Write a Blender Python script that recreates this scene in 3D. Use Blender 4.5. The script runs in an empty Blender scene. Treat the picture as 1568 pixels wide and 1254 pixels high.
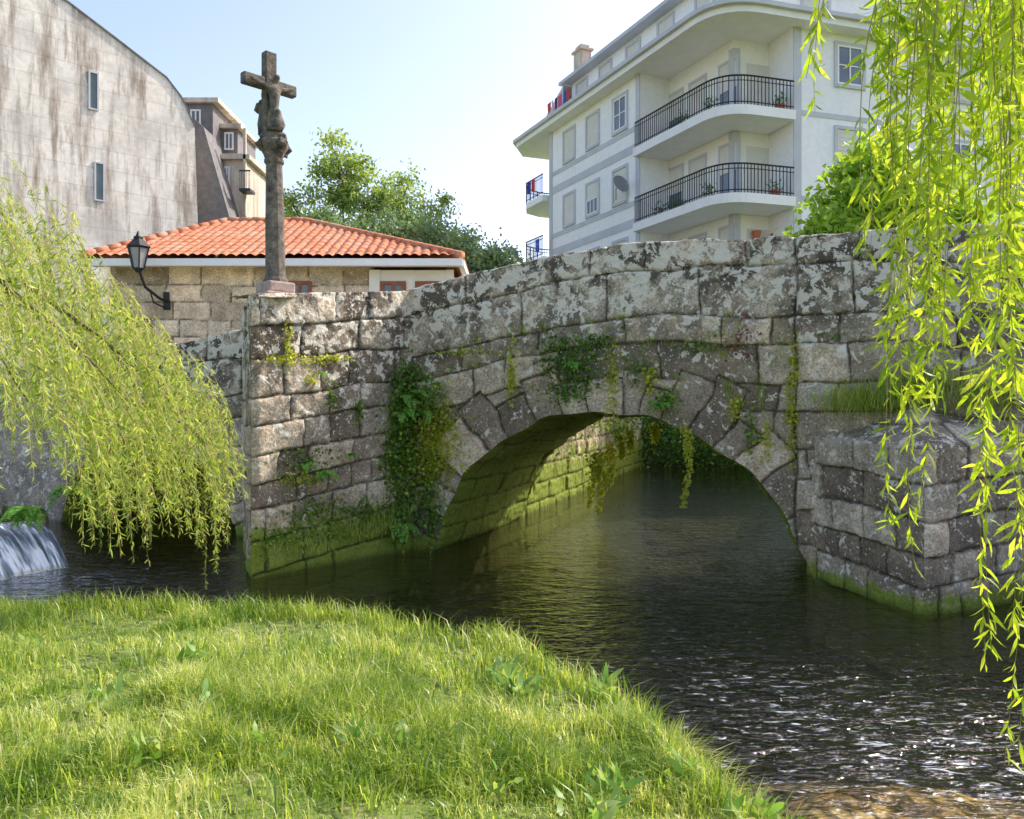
import bpy, math, random
import numpy as np
from mathutils import Vector
rng=np.random.default_rng(7); random.seed(7)
F=1230.0
def at(px,py,d): return np.array([(px-784)/F*d, d, 2.4+(615-py)/F*d])
def hit(px,P,D):
    m=(px-784)/F
    k=(m*P[1]-P[0])/(D[0]-m*D[1]); return np.array([P[0]+k*D[0],P[1]+k*D[1]])
def sm(x): x=np.clip(x,0,1); return x*x*(3-2*x)
def hsh(i,j,s): 
    v=np.sin(i*127.1+j*311.7+s*74.7)*43758.5453; return v-np.floor(v)
def vn(x,y,s=0):
    x=np.asarray(x,float); y=np.asarray(y,float)
    i=np.floor(x); j=np.floor(y); f=x-i; g=y-j; f=f*f*(3-2*f); g=g*g*(3-2*g)
    return (hsh(i,j,s)*(1-f)+hsh(i+1,j,s)*f)*(1-g)+(hsh(i,j+1,s)*(1-f)+hsh(i+1,j+1,s)*f)*g
def fbm(x,y,s=0,o=3):
    a=0;w=.5
    for k in range(o): a=a+w*vn(x*2**k,y*2**k,s+k*3); w*=.5
    return a/(1-.5**o)
def link(o,parent=None):
    bpy.context.scene.collection.objects.link(o)
    if parent is not None: o.parent=parent
    return o
def empty(name,loc=(0,0,0)):
    e=bpy.data.objects.new(name,None); e.empty_display_size=.3; link(e); return e
def mesh_np(name,V,polys,mat,parent=None,smooth=False,col=None,rnd=None):
    V=np.asarray(V,np.float32).reshape(-1,3)
    me=bpy.data.meshes.new(name); me.vertices.add(len(V)); me.vertices.foreach_set('co',V.ravel())
    polys=[np.asarray(p,np.int32) for p in polys if len(p)]
    nl=sum(p.size for p in polys); npn=sum(len(p) for p in polys)
    me.loops.add(nl); me.polygons.add(npn)
    me.loops.foreach_set('vertex_index',np.concatenate([p.ravel() for p in polys]))
    st=[];c=0
    for p in polys:
        st.append(c+np.arange(len(p))*p.shape[1]); c+=p.size
    me.polygons.foreach_set('loop_start',np.concatenate(st).astype(np.int32))
    me.update(calc_edges=True)
    if smooth: me.polygons.foreach_set('use_smooth',np.ones(npn,bool))
    if col is not None:
        a=me.attributes.new('blk','FLOAT_COLOR','POINT'); a.data.foreach_set('color',np.asarray(col,np.float32).ravel())
    if rnd is not None:
        a=me.attributes.new('rnd','FLOAT','POINT'); a.data.foreach_set('value',np.asarray(rnd,np.float32).ravel())
    me.materials.append(mat)
    o=bpy.data.objects.new(name,me); link(o,parent); return o
def grid_faces(nu,nv,mask=None):
    i=np.arange(nu*nv).reshape(nu,nv)
    f=np.stack([i[:-1,:-1],i[1:,:-1],i[1:,1:],i[:-1,1:]],-1)
    if mask is not None: f=f[mask]
    return f.reshape(-1,4)
class Acc:
    def __init__(s): s.v=[]; s.f=[]
    def add(s,V,Fc):
        b=len(s.v); s.v+= [tuple(map(float,p)) for p in V]; s.f+=[tuple(int(i)+b for i in f) for f in Fc]
    def box(s,fr,a0,a1,b0,b1,z0,z1):
        o,ex,ey=fr
        V=[]
        for z in (z0,z1):
            for a,b in ((a0,b0),(a1,b0),(a1,b1),(a0,b1)):
                p=o+ex*a+ey*b; V.append((p[0],p[1],z))
        s.add(V,[(0,3,2,1),(4,5,6,7),(0,1,5,4),(1,2,6,5),(2,3,7,6),(3,0,4,7)])
    def prism(s,poly,z0,z1):
        n=len(poly); V=[(p[0],p[1],z0) for p in poly]+[(p[0],p[1],z1) for p in poly]
        s.add(V,[tuple(range(n))[::-1],tuple(range(n,2*n))]+[(i,(i+1)%n,n+(i+1)%n,n+i) for i in range(n)])
    def ext(s,poly,vec):
        n=len(poly); V=[tuple(p) for p in poly]+[tuple(np.array(p)+vec) for p in poly]
        s.add(V,[tuple(range(n)),tuple(range(n,2*n))[::-1]]+[(i,n+i,n+(i+1)%n,(i+1)%n) for i in range(n)])
    def tube(s,pts,rad,n=6,cap=True):
        pts=[np.array(p,float) for p in pts]
        V=[];Fc=[]
        for k,p in enumerate(pts):
            d=pts[min(k+1,len(pts)-1)]-pts[max(k-1,0)]; d/=np.linalg.norm(d)+1e-9
            a=np.cross(d,[0,0,1.] if abs(d[2])<.9 else [1.,0,0]); a/=np.linalg.norm(a); b=np.cross(d,a)
            r=rad[k] if hasattr(rad,'__len__') else rad
            for j in range(n):
                t=2*math.pi*j/n; V.append(p+r*(a*math.cos(t)+b*math.sin(t)))
        for k in range(len(pts)-1):
            for j in range(n):
                Fc.append((k*n+j,k*n+(j+1)%n,(k+1)*n+(j+1)%n,(k+1)*n+j))
        if cap: Fc.append(tuple(range(n))[::-1]); Fc.append(tuple((len(pts)-1)*n+j for j in range(n)))
        s.add(V,Fc)
    def build(s,name,mat,parent=None,smooth=False,bevel=0):
        me=bpy.data.meshes.new(name); me.from_pydata(s.v,[],s.f); me.update()
        if smooth:
            me.polygons.foreach_set('use_smooth',np.ones(len(me.polygons),bool))
        me.materials.append(mat); o=bpy.data.objects.new(name,me); link(o,parent)
        if bevel:
            m=o.modifiers.new('b','BEVEL'); m.width=bevel; m.segments=2; m.limit_method='ANGLE'
        return o
# ---------------------------------------------------------------- materials
def newmat(name):
    m=bpy.data.materials.new(name); m.use_nodes=True; nt=m.node_tree; nt.nodes.clear()
    out=nt.nodes.new('ShaderNodeOutputMaterial'); return m,nt,out
def nd(nt,t,ins=None,**kw):
    n=nt.nodes.new(t)
    for k,v in kw.items(): setattr(n,k,v)
    for k,v in (ins or {}).items():
        if isinstance(v,bpy.types.NodeSocket): nt.links.new(v,n.inputs[k])
        else: n.inputs[k].default_value=v
    return n
def c4(c): return (c[0],c[1],c[2],1)
def ramp(nt,fac,stops,interp='LINEAR'):
    r=nt.nodes.new('ShaderNodeValToRGB'); r.color_ramp.interpolation=interp
    e=r.color_ramp.elements
    while len(e)<len(stops): e.new(.5)
    for k,(p,c) in enumerate(stops):
        e[k].position=p; e[k].color=c4(c) if hasattr(c,'__len__') else (c,c,c,1)
    nt.links.new(fac,r.inputs[0]); return r.outputs[0]
def mix(nt,fac,a,b,bt='MIX'):
    n=nt.nodes.new('ShaderNodeMixRGB'); n.blend_type=bt
    for k,v in ((0,fac),(1,a),(2,b)):
        if isinstance(v,bpy.types.NodeSocket): nt.links.new(v,n.inputs[k])
        else: n.inputs[k].default_value=v if k==0 else c4(v)
    return n.outputs[0]
def mth(nt,op,a,b=0.0,clamp=False):
    n=nt.nodes.new('ShaderNodeMath'); n.operation=op; n.use_clamp=clamp
    for k,v in ((0,a),(1,b)):
        if isinstance(v,bpy.types.NodeSocket): nt.links.new(v,n.inputs[k])
        else: n.inputs[k].default_value=v
    return n.outputs[0]
def coords(nt,scale=(1,1,1)):
    g=nd(nt,'ShaderNodeNewGeometry'); m=nd(nt,'ShaderNodeMapping',{'Vector':g.outputs['Position'],'Scale':scale}); return m.outputs[0]
def noise(nt,vec,sc,det=4,rough=.6,dist=0):
    return nd(nt,'ShaderNodeTexNoise',{'Vector':vec,'Scale':sc,'Detail':det,'Roughness':rough,'Distortion':dist}).outputs['Fac']
def princ(nt,out,col,rough=.8,bump=None,bs=.3,bd=.02,spec=.3,metal=0):
    p=nd(nt,'ShaderNodeBsdfPrincipled',{'Roughness':rough,'Specular IOR Level':spec,'Metallic':metal})
    if isinstance(col,bpy.types.NodeSocket): nt.links.new(col,p.inputs['Base Color'])
    else: p.inputs['Base Color'].default_value=c4(col)
    if bump is not None:
        b=nd(nt,'ShaderNodeBump',{'Height':bump,'Strength':bs,'Distance':bd}); nt.links.new(b.outputs[0],p.inputs['Normal'])
    nt.links.new(p.outputs[0],out.inputs[0]); return p
def plain(name,col,rough=.7,var=.15,sc=3,spec=.3,metal=0):
    m,nt,out=newmat(name); v=coords(nt); n=noise(nt,v,sc,4)
    lo=[c*(1-var) for c in col]; hi=[min(1,c*(1+var)) for c in col]
    princ(nt,out,ramp(nt,n,[(.3,lo),(.7,hi)]),rough,None,.15,.01,spec,metal); return m
def stone_mat(name,tint=(1,1,1),light=1.0,stain=1.0):
    m,nt,out=newmat(name); v=coords(nt)
    a=nd(nt,'ShaderNodeAttribute',attribute_name='blk'); s=nd(nt,'ShaderNodeSeparateColor',{'Color':a.outputs['Color']})
    r,j,mo=s.outputs; li=a.outputs['Alpha']
    base=ramp(nt,r,[(0,(.15*light,.13*light,.105*light)),(.35,(.27*light,.24*light,.195*light)),(.7,(.35*light,.325*light,.275*light)),(1,(.48*light,.41*light,.33*light))])
    n1=noise(nt,v,2.2,4,.65); n2=noise(nt,v,28,3,.7); n3=noise(nt,v,5.5,6,.68,.5); n4=noise(nt,v,2.3,5,.65,.3)
    n6=noise(nt,v,90,1,.7)
    base=mix(nt,.85,base,ramp(nt,n1,[(.3,(.55,.53,.5)),(.55,(1,.98,.94)),(.72,(1.4,1.32,1.2))]),'MULTIPLY')
    base=mix(nt,.85,base,ramp(nt,n2,[(.3,.5),(.7,1.45)]),'MULTIPLY')
    base=mix(nt,.8,base,ramp(nt,n6,[(.3,.55),(.7,1.45)]),'MULTIPLY')
    dk=mth(nt,'MULTIPLY',ramp(nt,n4,[(.42,0),(.55,1)]),mth(nt,'ADD',mth(nt,'MULTIPLY',li,.85*stain),.12*stain),True)
    dk=mth(nt,'MULTIPLY',dk,.88)
    base=mix(nt,dk,base,(.058,.051,.044))
    oc=ramp(nt,noise(nt,v,4.3,4,.7),[(.56,0),(.70,.38)])
    base=mix(nt,oc,base,(.36,.25,.15))
    thr=mth(nt,'ADD',n3,mth(nt,'MULTIPLY',li,.10))
    lw=ramp(nt,thr,[(.605,0),(.62,1)])
    lw=mth(nt,'MULTIPLY',lw,.92)
    base=mix(nt,lw,base,(.70,.69,.62))
    vd=nd(nt,'ShaderNodeVectorMath',{0:v,1:nd(nt,'ShaderNodeVectorMath',{0:nd(nt,'ShaderNodeTexNoise',{'Vector':v,'Scale':14.0}).outputs['Color'],1:(.06,.06,.06)},operation='MULTIPLY').outputs[0]},operation='ADD').outputs[0]
    sp=nd(nt,'ShaderNodeTexVoronoi',{'Vector':vd,'Scale':15.0}).outputs['Distance']
    spk=mth(nt,'MULTIPLY',ramp(nt,sp,[(.17,1),(.24,0)]),mth(nt,'GREATER_THAN',mth(nt,'ADD',n4,mth(nt,'MULTIPLY',li,.16)),.52))
    base=mix(nt,mth(nt,'MULTIPLY',spk,.8),base,(.68,.67,.61))
    mm=mth(nt,'ADD',mth(nt,'MULTIPLY',mo,.9),mth(nt,'SUBTRACT',noise(nt,v,5,4,.7),.60))
    mf=ramp(nt,mm,[(.12,0),(.34,.95)])
    moss=mix(nt,n2,(.05,.09,.01),(.34,.45,.06))
    base=mix(nt,mf,base,moss)
    base=mix(nt,mth(nt,'MULTIPLY',j,.86),base,(.035,.031,.022))
    zc=nd(nt,'ShaderNodeSeparateXYZ',{0:v}).outputs[2]
    wet=nd(nt,'ShaderNodeMapRange',{'Value':zc,'From Min':.09,'From Max':-.06,'To Min':0.0,'To Max':.88}).outputs[0]
    base=mix(nt,wet,base,(.04,.04,.02))
    base=mix(nt,1,base,tint,'MULTIPLY')
    princ(nt,out,base,.92,n2,.7,.03,.2); return m
M_stone=stone_mat('granite_masonry',(1.06,1.0,.91),1.52)
M_vault=stone_mat('vault_granite',(1.05,.98,.75),1.7,.5)
M_house=stone_mat('house_granite',(1.12,1.05,.94),1.9,.1)
def leafmat(name,c0,c1,c2,tr=.5,rough=.45):
    m,nt,out=newmat(name); a=nd(nt,'ShaderNodeAttribute',attribute_name='rnd')
    col=ramp(nt,a.outputs['Fac'],[(0,c0),(.5,c1),(1,c2)])
    p=nd(nt,'ShaderNodeBsdfPrincipled',{'Roughness':rough,'Specular IOR Level':.35,'Base Color':col})
    tcol=mix(nt,1,col,(1.5,1.45,.7),'MULTIPLY')
    t=nd(nt,'ShaderNodeBsdfTranslucent',{'Color':tcol})
    mx=nd(nt,'ShaderNodeMixShader',{0:tr,1:p.outputs[0],2:t.outputs[0]}); nt.links.new(mx.outputs[0],out.inputs[0]); return m
M_grass=leafmat('grass_blades',(.11,.22,.025),(.37,.48,.08),(.76,.74,.40),.5,.33)
M_willow=leafmat('willow_leaves',(.12,.21,.03),(.34,.45,.08),(.62,.66,.20),.5)
M_willowR=leafmat('willow_leaves_near',(.18,.30,.02),(.38,.52,.04),(.60,.66,.10),.55)
M_ivy=leafmat('ivy_leaves',(.05,.12,.02),(.13,.26,.04),(.32,.42,.06),.35)
M_vine=leafmat('vine_leaves',(.16,.24,.03),(.36,.44,.05),(.56,.58,.09),.5)
M_tree=leafmat('tree_leaves',(.14,.22,.08),(.27,.38,.13),(.45,.52,.20),.5)
M_tree2=leafmat('dark_tree_leaves',(.08,.15,.09),(.16,.26,.14),(.28,.38,.2),.45)
M_treeR=leafmat('chestnut_leaves',(.14,.25,.03),(.27,.44,.06),(.45,.58,.11),.5)
M_bark=plain('bark',(.16,.12,.085),.9,.4,8)
M_twig=plain('willow_twig',(.34,.28,.10),.7,.3,8)
def terrain_mat():
    m,nt,out=newmat('ground_soil'); g=nd(nt,'ShaderNodeNewGeometry'); v=g.outputs['Position']
    z=nd(nt,'ShaderNodeSeparateXYZ',{0:v}).outputs[2]
    n=noise(nt,v,6,5); n2=noise(nt,v,1.1,3)
    grass=ramp(nt,n,[(.3,(.06,.11,.018)),(.55,(.14,.19,.04)),(.75,(.30,.25,.14))])
    vd=nd(nt,'ShaderNodeVectorMath',{0:v,1:nd(nt,'ShaderNodeVectorMath',{0:nd(nt,'ShaderNodeTexNoise',{'Vector':v,'Scale':5.0}).outputs['Color'],1:(.16,.16,.16)},operation='MULTIPLY').outputs[0]},operation='ADD').outputs[0]
    st=nd(nt,'ShaderNodeTexVoronoi',{'Vector':vd,'Scale':7.0}); sc=nd(nt,'ShaderNodeSeparateColor',{'Color':st.outputs['Color']}).outputs[0]
    bed=ramp(nt,sc,[(0,(.12,.075,.03)),(.5,(.36,.24,.09)),(1,(.58,.46,.25))])
    bed=mix(nt,.7,bed,ramp(nt,n,[(.35,.35),(.65,1.3)]),'MULTIPLY')
    edge=ramp(nt,st.outputs['Distance'],[(.3,1.0),(.6,.25)])
    bed=mix(nt,.9,bed,edge,'MULTIPLY')
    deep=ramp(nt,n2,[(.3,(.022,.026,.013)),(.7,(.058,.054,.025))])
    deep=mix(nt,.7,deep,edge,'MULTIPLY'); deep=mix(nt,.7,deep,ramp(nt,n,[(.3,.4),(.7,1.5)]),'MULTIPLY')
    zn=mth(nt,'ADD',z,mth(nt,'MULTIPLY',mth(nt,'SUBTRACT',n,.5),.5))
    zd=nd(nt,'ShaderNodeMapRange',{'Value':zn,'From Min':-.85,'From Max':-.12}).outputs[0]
    bed=mix(nt,zd,deep,bed)  # bed darkens with depth: light absorbed by the water is put into its colour
    zg=nd(nt,'ShaderNodeMapRange',{'Value':z,'From Min':-.02,'From Max':.1}).outputs[0]
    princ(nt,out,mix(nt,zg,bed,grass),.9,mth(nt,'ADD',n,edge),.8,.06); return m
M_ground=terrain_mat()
def water_mat():
    m,nt,out=newmat('river_water'); g=nd(nt,'ShaderNodeNewGeometry')
    mp=nd(nt,'ShaderNodeMapping',{'Vector':g.outputs['Position'],'Rotation':(0,0,.30),'Scale':(1.0,2.0,1)})
    n1=noise(nt,mp.outputs[0],2.2,3,.5,.9); n2=noise(nt,mp.outputs[0],6.5,2,.55,.8)
    a=nd(nt,'ShaderNodeAttribute',attribute_name='rnd').outputs['Fac']
    amp=mth(nt,'ADD',mth(nt,'MULTIPLY',a,.55),.5)
    h=mth(nt,'MULTIPLY',mth(nt,'ADD',n1,mth(nt,'MULTIPLY',n2,.42)),amp)
    b=nd(nt,'ShaderNodeBump',{'Height':h,'Strength':.75,'Distance':.11})
    # Schlick reflectance (symmetric above / below the surface, so daylight reaches the bed)
    dt=nd(nt,'ShaderNodeVectorMath',{0:g.outputs['Incoming'],1:b.outputs[0]},operation='DOT_PRODUCT').outputs['Value']
    om=mth(nt,'SUBTRACT',1.0,mth(nt,'ABSOLUTE',dt),True)
    fr=mth(nt,'ADD',mth(nt,'MULTIPLY',mth(nt,'POWER',om,4.3),.95),.03,True)
    gl=nd(nt,'ShaderNodeBsdfGlossy',{'Color':(1,1,1,1),'Roughness':.04,'Normal':b.outputs[0]})
    tr=nd(nt,'ShaderNodeBsdfTransparent',{'Color':(.88,.85,.70,1)})
    mx=nd(nt,'ShaderNodeMixShader',{0:fr,1:tr.outputs[0],2:gl.outputs[0]})
    df=nd(nt,'ShaderNodeBsdfDiffuse',{'Color':(.78,.82,.85,1)})
    mp2=nd(nt,'ShaderNodeMapping',{'Vector':g.outputs['Position'],'Rotation':(0,0,.5),'Scale':(1.0,3.2,1)})
    fo=noise(nt,mp2.outputs[0],5,6,.75,1.2)
    ff=mth(nt,'MULTIPLY',ramp(nt,mth(nt,'ADD',fo,mth(nt,'MULTIPLY',a,.10)),[(.66,0),(.75,.75)]),mth(nt,'GREATER_THAN',a,.05))
    mx2=nd(nt,'ShaderNodeMixShader',{0:ff,1:mx.outputs[0],2:df.outputs[0]})
    nt.links.new(mx2.outputs[0],out.inputs[0]); return m
M_water=water_mat()
def concrete_mat(name,base=(.60,.58,.54),dirt=(.26,.23,.2),blocks=True,amt=1.0):
    m,nt,out=newmat(name); v=coords(nt); vs=coords(nt,(1.2,1.2,.16))
    n1=noise(nt,vs,1.6,6,.7); n2=noise(nt,v,.5,5,.65); n3=noise(nt,v,5,4,.7)
    col=mix(nt,mth(nt,'MULTIPLY',ramp(nt,n1,[(.46,0),(.62,1)]),amt),base,dirt)
    col=mix(nt,mth(nt,'MULTIPLY',ramp(nt,n2,[(.48,0),(.65,.7)]),amt),col,[c*.65 for c in base])
    col=mix(nt,.35*min(1,amt+.3),col,ramp(nt,n3,[(.3,.6),(.7,1.3)]),'MULTIPLY')
    if blocks:
        z=nd(nt,'ShaderNodeSeparateXYZ',{0:v})
        cb=nd(nt,'ShaderNodeCombineXYZ',{0:mth(nt,'MULTIPLY',z.outputs[0],1.3),1:z.outputs[2],2:0.0})
        bt=nd(nt,'ShaderNodeTexBrick',{'Vector':cb.outputs[0],'Scale':1.0,'Mortar Size':.03,'Mortar Smooth':.6,'Brick Width':1.5,'Row Height':.75,'Color1':(1,1,1,1),'Color2':(.92,.9,.88,1),'Mortar':(.80,.76,.70,1)})
        col=mix(nt,.8,col,bt.outputs[0],'MULTIPLY')
    princ(nt,out,col,.9,n3,.2,.02); return m
M_conc=concrete_mat('stained_concrete',(.90,.86,.78),(.38,.31,.25))
M_white=concrete_mat('white_render',(.92,.91,.90),(.78,.78,.78),False,.15)
M_whitep=plain('white_paint',(.86,.85,.82),.5,.05,2)
M_grey=plain('grey_band',(.56,.57,.60),.8,.08,1)
M_shut=plain('roller_shutter',(.70,.67,.60),.6,.06,2)
M_recess=plain('cream_wall',(.90,.87,.80),.8,.05,1)
M_glass=plain('window_glass',(.10,.13,.17),.08,.3,1,.8)
M_iron=plain('black_iron',(.02,.02,.022),.5,.2,8,.4)
def tile_mat():
    m,nt,out=newmat('terracotta_tiles'); v=coords(nt)
    n=noise(nt,v,6,4,.7); n2=noise(nt,v,1.1,3)
    col=ramp(nt,n,[(.25,(.32,.10,.045)),(.5,(.56,.20,.095)),(.75,(.70,.38,.23))])
    col=mix(nt,ramp(nt,n2,[(.5,0),(.7,.5)]),col,(.5,.36,.25))
    princ(nt,out,col,.85); return m
M_tile=tile_mat()
M_brown=plain('brown_timber',(.30,.11,.06),.6,.2,4)
M_slate=plain('slate',(.19,.18,.18),.7,.25,4)
M_cream=concrete_mat('cream_render',(.70,.62,.51),(.34,.28,.22),False,.8)
def cross_mat():
    m,nt,out=newmat('weathered_cross_granite'); v=coords(nt)
    n=noise(nt,v,9,6,.7); n2=noise(nt,v,40,3,.7)
    col=ramp(nt,n,[(.3,(.06,.054,.046)),(.5,(.15,.132,.105)),(.68,(.28,.245,.19)),(.8,(.40,.39,.33))])
    col=mix(nt,.6,col,ramp(nt,n2,[(.3,.6),(.7,1.35)]),'MULTIPLY')
    princ(nt,out,col,.92,mth(nt,'ADD',n,n2),.6,.03); return m
M_cross=cross_mat()
M_pink=plain('pink_granite',(.38,.29,.25),.9,.3,10)
def weir_mat():
    m,nt,out=newmat('falling_water'); a=nd(nt,'ShaderNodeAttribute',attribute_name='rnd').outputs['Fac']
    col=ramp(nt,a,[(.30,(.06,.08,.095)),(.5,(.26,.33,.40)),(.68,(.85,.9,.95))])
    princ(nt,out,col,.25,noise(nt,coords(nt),14,3),.4,.03,.5); return m
M_weir=weir_mat()
# ---------------------------------------------------------------- terrain & water
E=np.array([(-60,10.3),(-9,8.5),(-5.27,8.2),(-2.5,7.85),(-1.38,7.55),(-.13,6.85),(.38,6.15),(.76,5.33),(.94,4.7),(1.16,4.1),(1.36,3.6),(1.6,2.5),(1.8,0),(2,-60)],float)
def sdE(x,y):
    best=np.full(x.shape,1e9); sgn=np.ones(x.shape)
    for a,b in zip(E[:-1],E[1:]):
        d=b-a; t=np.clip(((x-a[0])*d[0]+(y-a[1])*d[1])/(d@d),0,1)
        px=x-a[0]-t*d[0]; py=y-a[1]-t*d[1]; ds=np.hypot(px,py)
        cr=d[0]*py-d[1]*px
        up=ds<best; best=np.where(up,ds,best); sgn=np.where(up,np.where(cr<0,1,-1),sgn)
    return best*sgn
L0=np.array([-1.25,12.95]); EU=np.array([.934,-.356]); EU/=np.linalg.norm(EU); NW=np.array([-EU[1],EU[0]])
def uw(x,y): return (x-L0[0])*EU[0]+(y-L0[1])*EU[1],(x-L0[0])*NW[0]+(y-L0[1])*NW[1]
def height(x,y):
    sd=sdE(x,y)+.28+.22*(fbm(x*1.3,y*1.3,5)-.5)
    bed=-1.0+.40*(fbm(x*.9,y*.9,2)-.5)+.95*np.exp(-((x-2.6)/3.0)**2-(np.maximum(y-4.6,-.5)/1.75)**2)+.66*np.exp(-((x-.1)/1.2)**2-((y-13.2)/1.2)**2)  # last mound shaped so golden bed colour stands in for sun under the arch
    bed=np.minimum(bed,-.14)+.14*(fbm(x*2.6,y*2.6,8)-.5)
    nearb=.36*sm(sd/.35)+.42*sm(sd/4.5)+.07*(fbm(x*1.5,y*1.5,4)-.5)
    h=np.where(sd>0,np.maximum(nearb,0)-.02,np.maximum(bed,-.02+1.2*sd))
    u,w=uw(x,y)
    rb=sm((x-(5.3+.36*np.maximum(0,y-3)))/1.2)*sm((-w-1.0+8)/1)
    rb=np.where(w<0,rb,0); h=np.where(rb>0,np.maximum(h,bed*(1-rb)+1.3*rb),h)
    ch=np.minimum(np.abs(u-2.85)-2.95-.03*np.maximum(0,w-4), np.abs(u+6)-2.2)
    land=sm((ch)/.5)
    land=np.maximum(land,sm((w-19)/1.5))
    far=bed*(1-land)+1.95*land+.02*np.minimum(0,w)
    tr=sm((w+.2)/.6)
    h=np.where(w>.0,h*(1-tr)+far*tr,h)
    lb=sm((-x-11)/1.5)*(sd<0)*(w<0); h=np.where(lb>0,np.maximum(h,bed*(1-lb)+1.5*lb),h)
    return h
def axis(a,b,step,far):
    c=list(np.arange(a,b+1e-6,step)); s=step; lo=[];x=a
    while x>-far: s*=1.35; x-=s; lo.append(x)
    s=step; hi=[]; x=b
    while x<far: s*=1.35; x+=s; hi.append(x)
    return np.array(lo[::-1]+c+hi)
xs=axis(-12,11,.10,900); ys=axis(-2,34,.10,900)
X,Y=np.meshgrid(xs,ys,indexing='ij'); Z=height(X,Y)
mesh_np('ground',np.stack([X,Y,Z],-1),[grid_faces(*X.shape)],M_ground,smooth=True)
xs=np.arange(-14,14.01,.2); ys=np.arange(-1,36,.2); X,Y=np.meshgrid(xs,ys,indexing='ij')
turb=np.exp(-((X-3.0)/2.0)**2-((Y-5.2)/1.6)**2)+.45*np.exp(-((X-2.0)/1.6)**2-((Y-7.5)/2)**2)+1.2*np.exp(-((X+6.2)/1.4)**2-((Y-10.6)/1.0)**2)
mesh_np('river',np.stack([X,Y,np.zeros_like(X)],-1),[grid_faces(*X.shape)],M_water,smooth=True,rnd=np.clip(turb,0,1))
aa=np.linspace(0,1,220)[:,None]; bb=np.linspace(0,1,60)[None,:]
def bil(p00,p10,p11,p01,a,b):
    p00,p10,p11,p01=[np.array(p,float) for p in (p00,p10,p11,p01)]
    a=a[...,None]; b=b[...,None]
    return p00*(1-a)*(1-b)+p10*a*(1-b)+p11*a*b+p01*(1-a)*b
A_,B_=np.broadcast_arrays(aa,bb)
Pw=bil((-6.55,11.9,-.05),(-7.9,9.4,-.05),(-9.2,10.2,.5),(-7.6,12.9,.5),A_,B_); st_=.6*fbm(A_*45,B_*2.2,3)+.4*fbm(A_*110,B_*6,8); Pw[...,2]+=.12*np.sin(B_*3.1)+.07*(st_-.5)
weir=empty('weir')
mesh_np('cascade',Pw,[grid_faces(220,60)],M_weir,weir,True,rnd=np.clip(.5+(st_-.5)*1.6+.25*(.4-B_)*1.0,0,1))
M_wsill=plain('weir_stone',(.16,.15,.12),.9,.4,5)
w=Acc(); w.prism([(-7.6,12.9),(-9.2,10.2),(-14,11.5),(-14,13.5)],-.5,.46); w.build('weir_sill',M_wsill,weir)
# ---------------------------------------------------------------- bridge
TU=np.array([-14,-5,-3.7,-.42,.4,1.5,3.15,5.47,6.88,14]); TZ=np.array([2.9,3.53,3.71,4.24,4.38,4.57,4.74,4.66,4.67,4.3])
def top(u): return np.interp(u,TU,TZ)
def courses(bounds,wmin,wmax,seed,u0,u1):
    r=np.random.default_rng(seed); E_=[]; R_=[]
    for i in range(len(bounds)-1):
        hgt=bounds[i+1]-bounds[i]; e=[u0-r.random()]
        while e[-1]<u1: e.append(e[-1]+(wmin+(wmax-wmin)*r.random()**1.4)*(.6+.6*min(hgt,.6)/.45))
        E_.append(np.array(e)); R_.append(r.random(len(e)+1))
    bounds=np.array(bounds)
    def f(u,t):
        i=np.clip(np.searchsorted(bounds,t,side='right')-1,0,len(bounds)-2)
        dist=np.minimum(t-bounds[i],bounds[i+1]-t); rn=np.zeros(u.shape)
        for k in range(len(bounds)-1):
            m=i==k
            if not m.any(): continue
            e=E_[k]; j=np.clip(np.searchsorted(e,u[m],side='right')-1,0,len(e)-2)
            dist[m]=np.minimum(dist[m],np.minimum(u[m]-e[j],e[j+1]-u[m])); rn[m]=R_[k][j]
        return np.maximum(dist,0),rn
    return f
def finish(dist,rn,u,z,amp=1.0):
    dist=np.maximum(dist+.018*(fbm(u*13,z*13,19,2)-.5),0)
    joint=1-sm(dist/.024)
    d=.06*(rn-.5)*1.0+.013*sm(dist/.07)-.034*joint+amp*(.05*(fbm(u*3,z*3,3)-.5)+.024*(fbm(u*14,z*14,9,2)-.5))+.03
    return d,joint
wall_c=courses([-.5,.43,1.12,1.5,2.02,2.4,2.9,3.3,3.7,4.2,4.7,5.2,6],.42,1.5,3,-15,15)
ARCH=[dict(cu=2.83,cz=-.63,R=2.9,T=.74,seed=11),dict(cu=-6.05,cz=-.4,R=2.15,T=.5,seed=12)]
for A in ARCH:
    r=np.random.default_rng(A['seed']); e=[-.4]
    while e[-1]<math.pi+.4: e.append(e[-1]+r.uniform(.075,.20)*2.9/A['R'])
    A['e']=np.array(e); A['r']=r.random(len(e)+1)
def arcR(A,th): return A['R']*(1+.012*np.sin(th*3+1)+.008*np.sin(th*11)+.006*np.sin(th*23+2))
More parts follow.
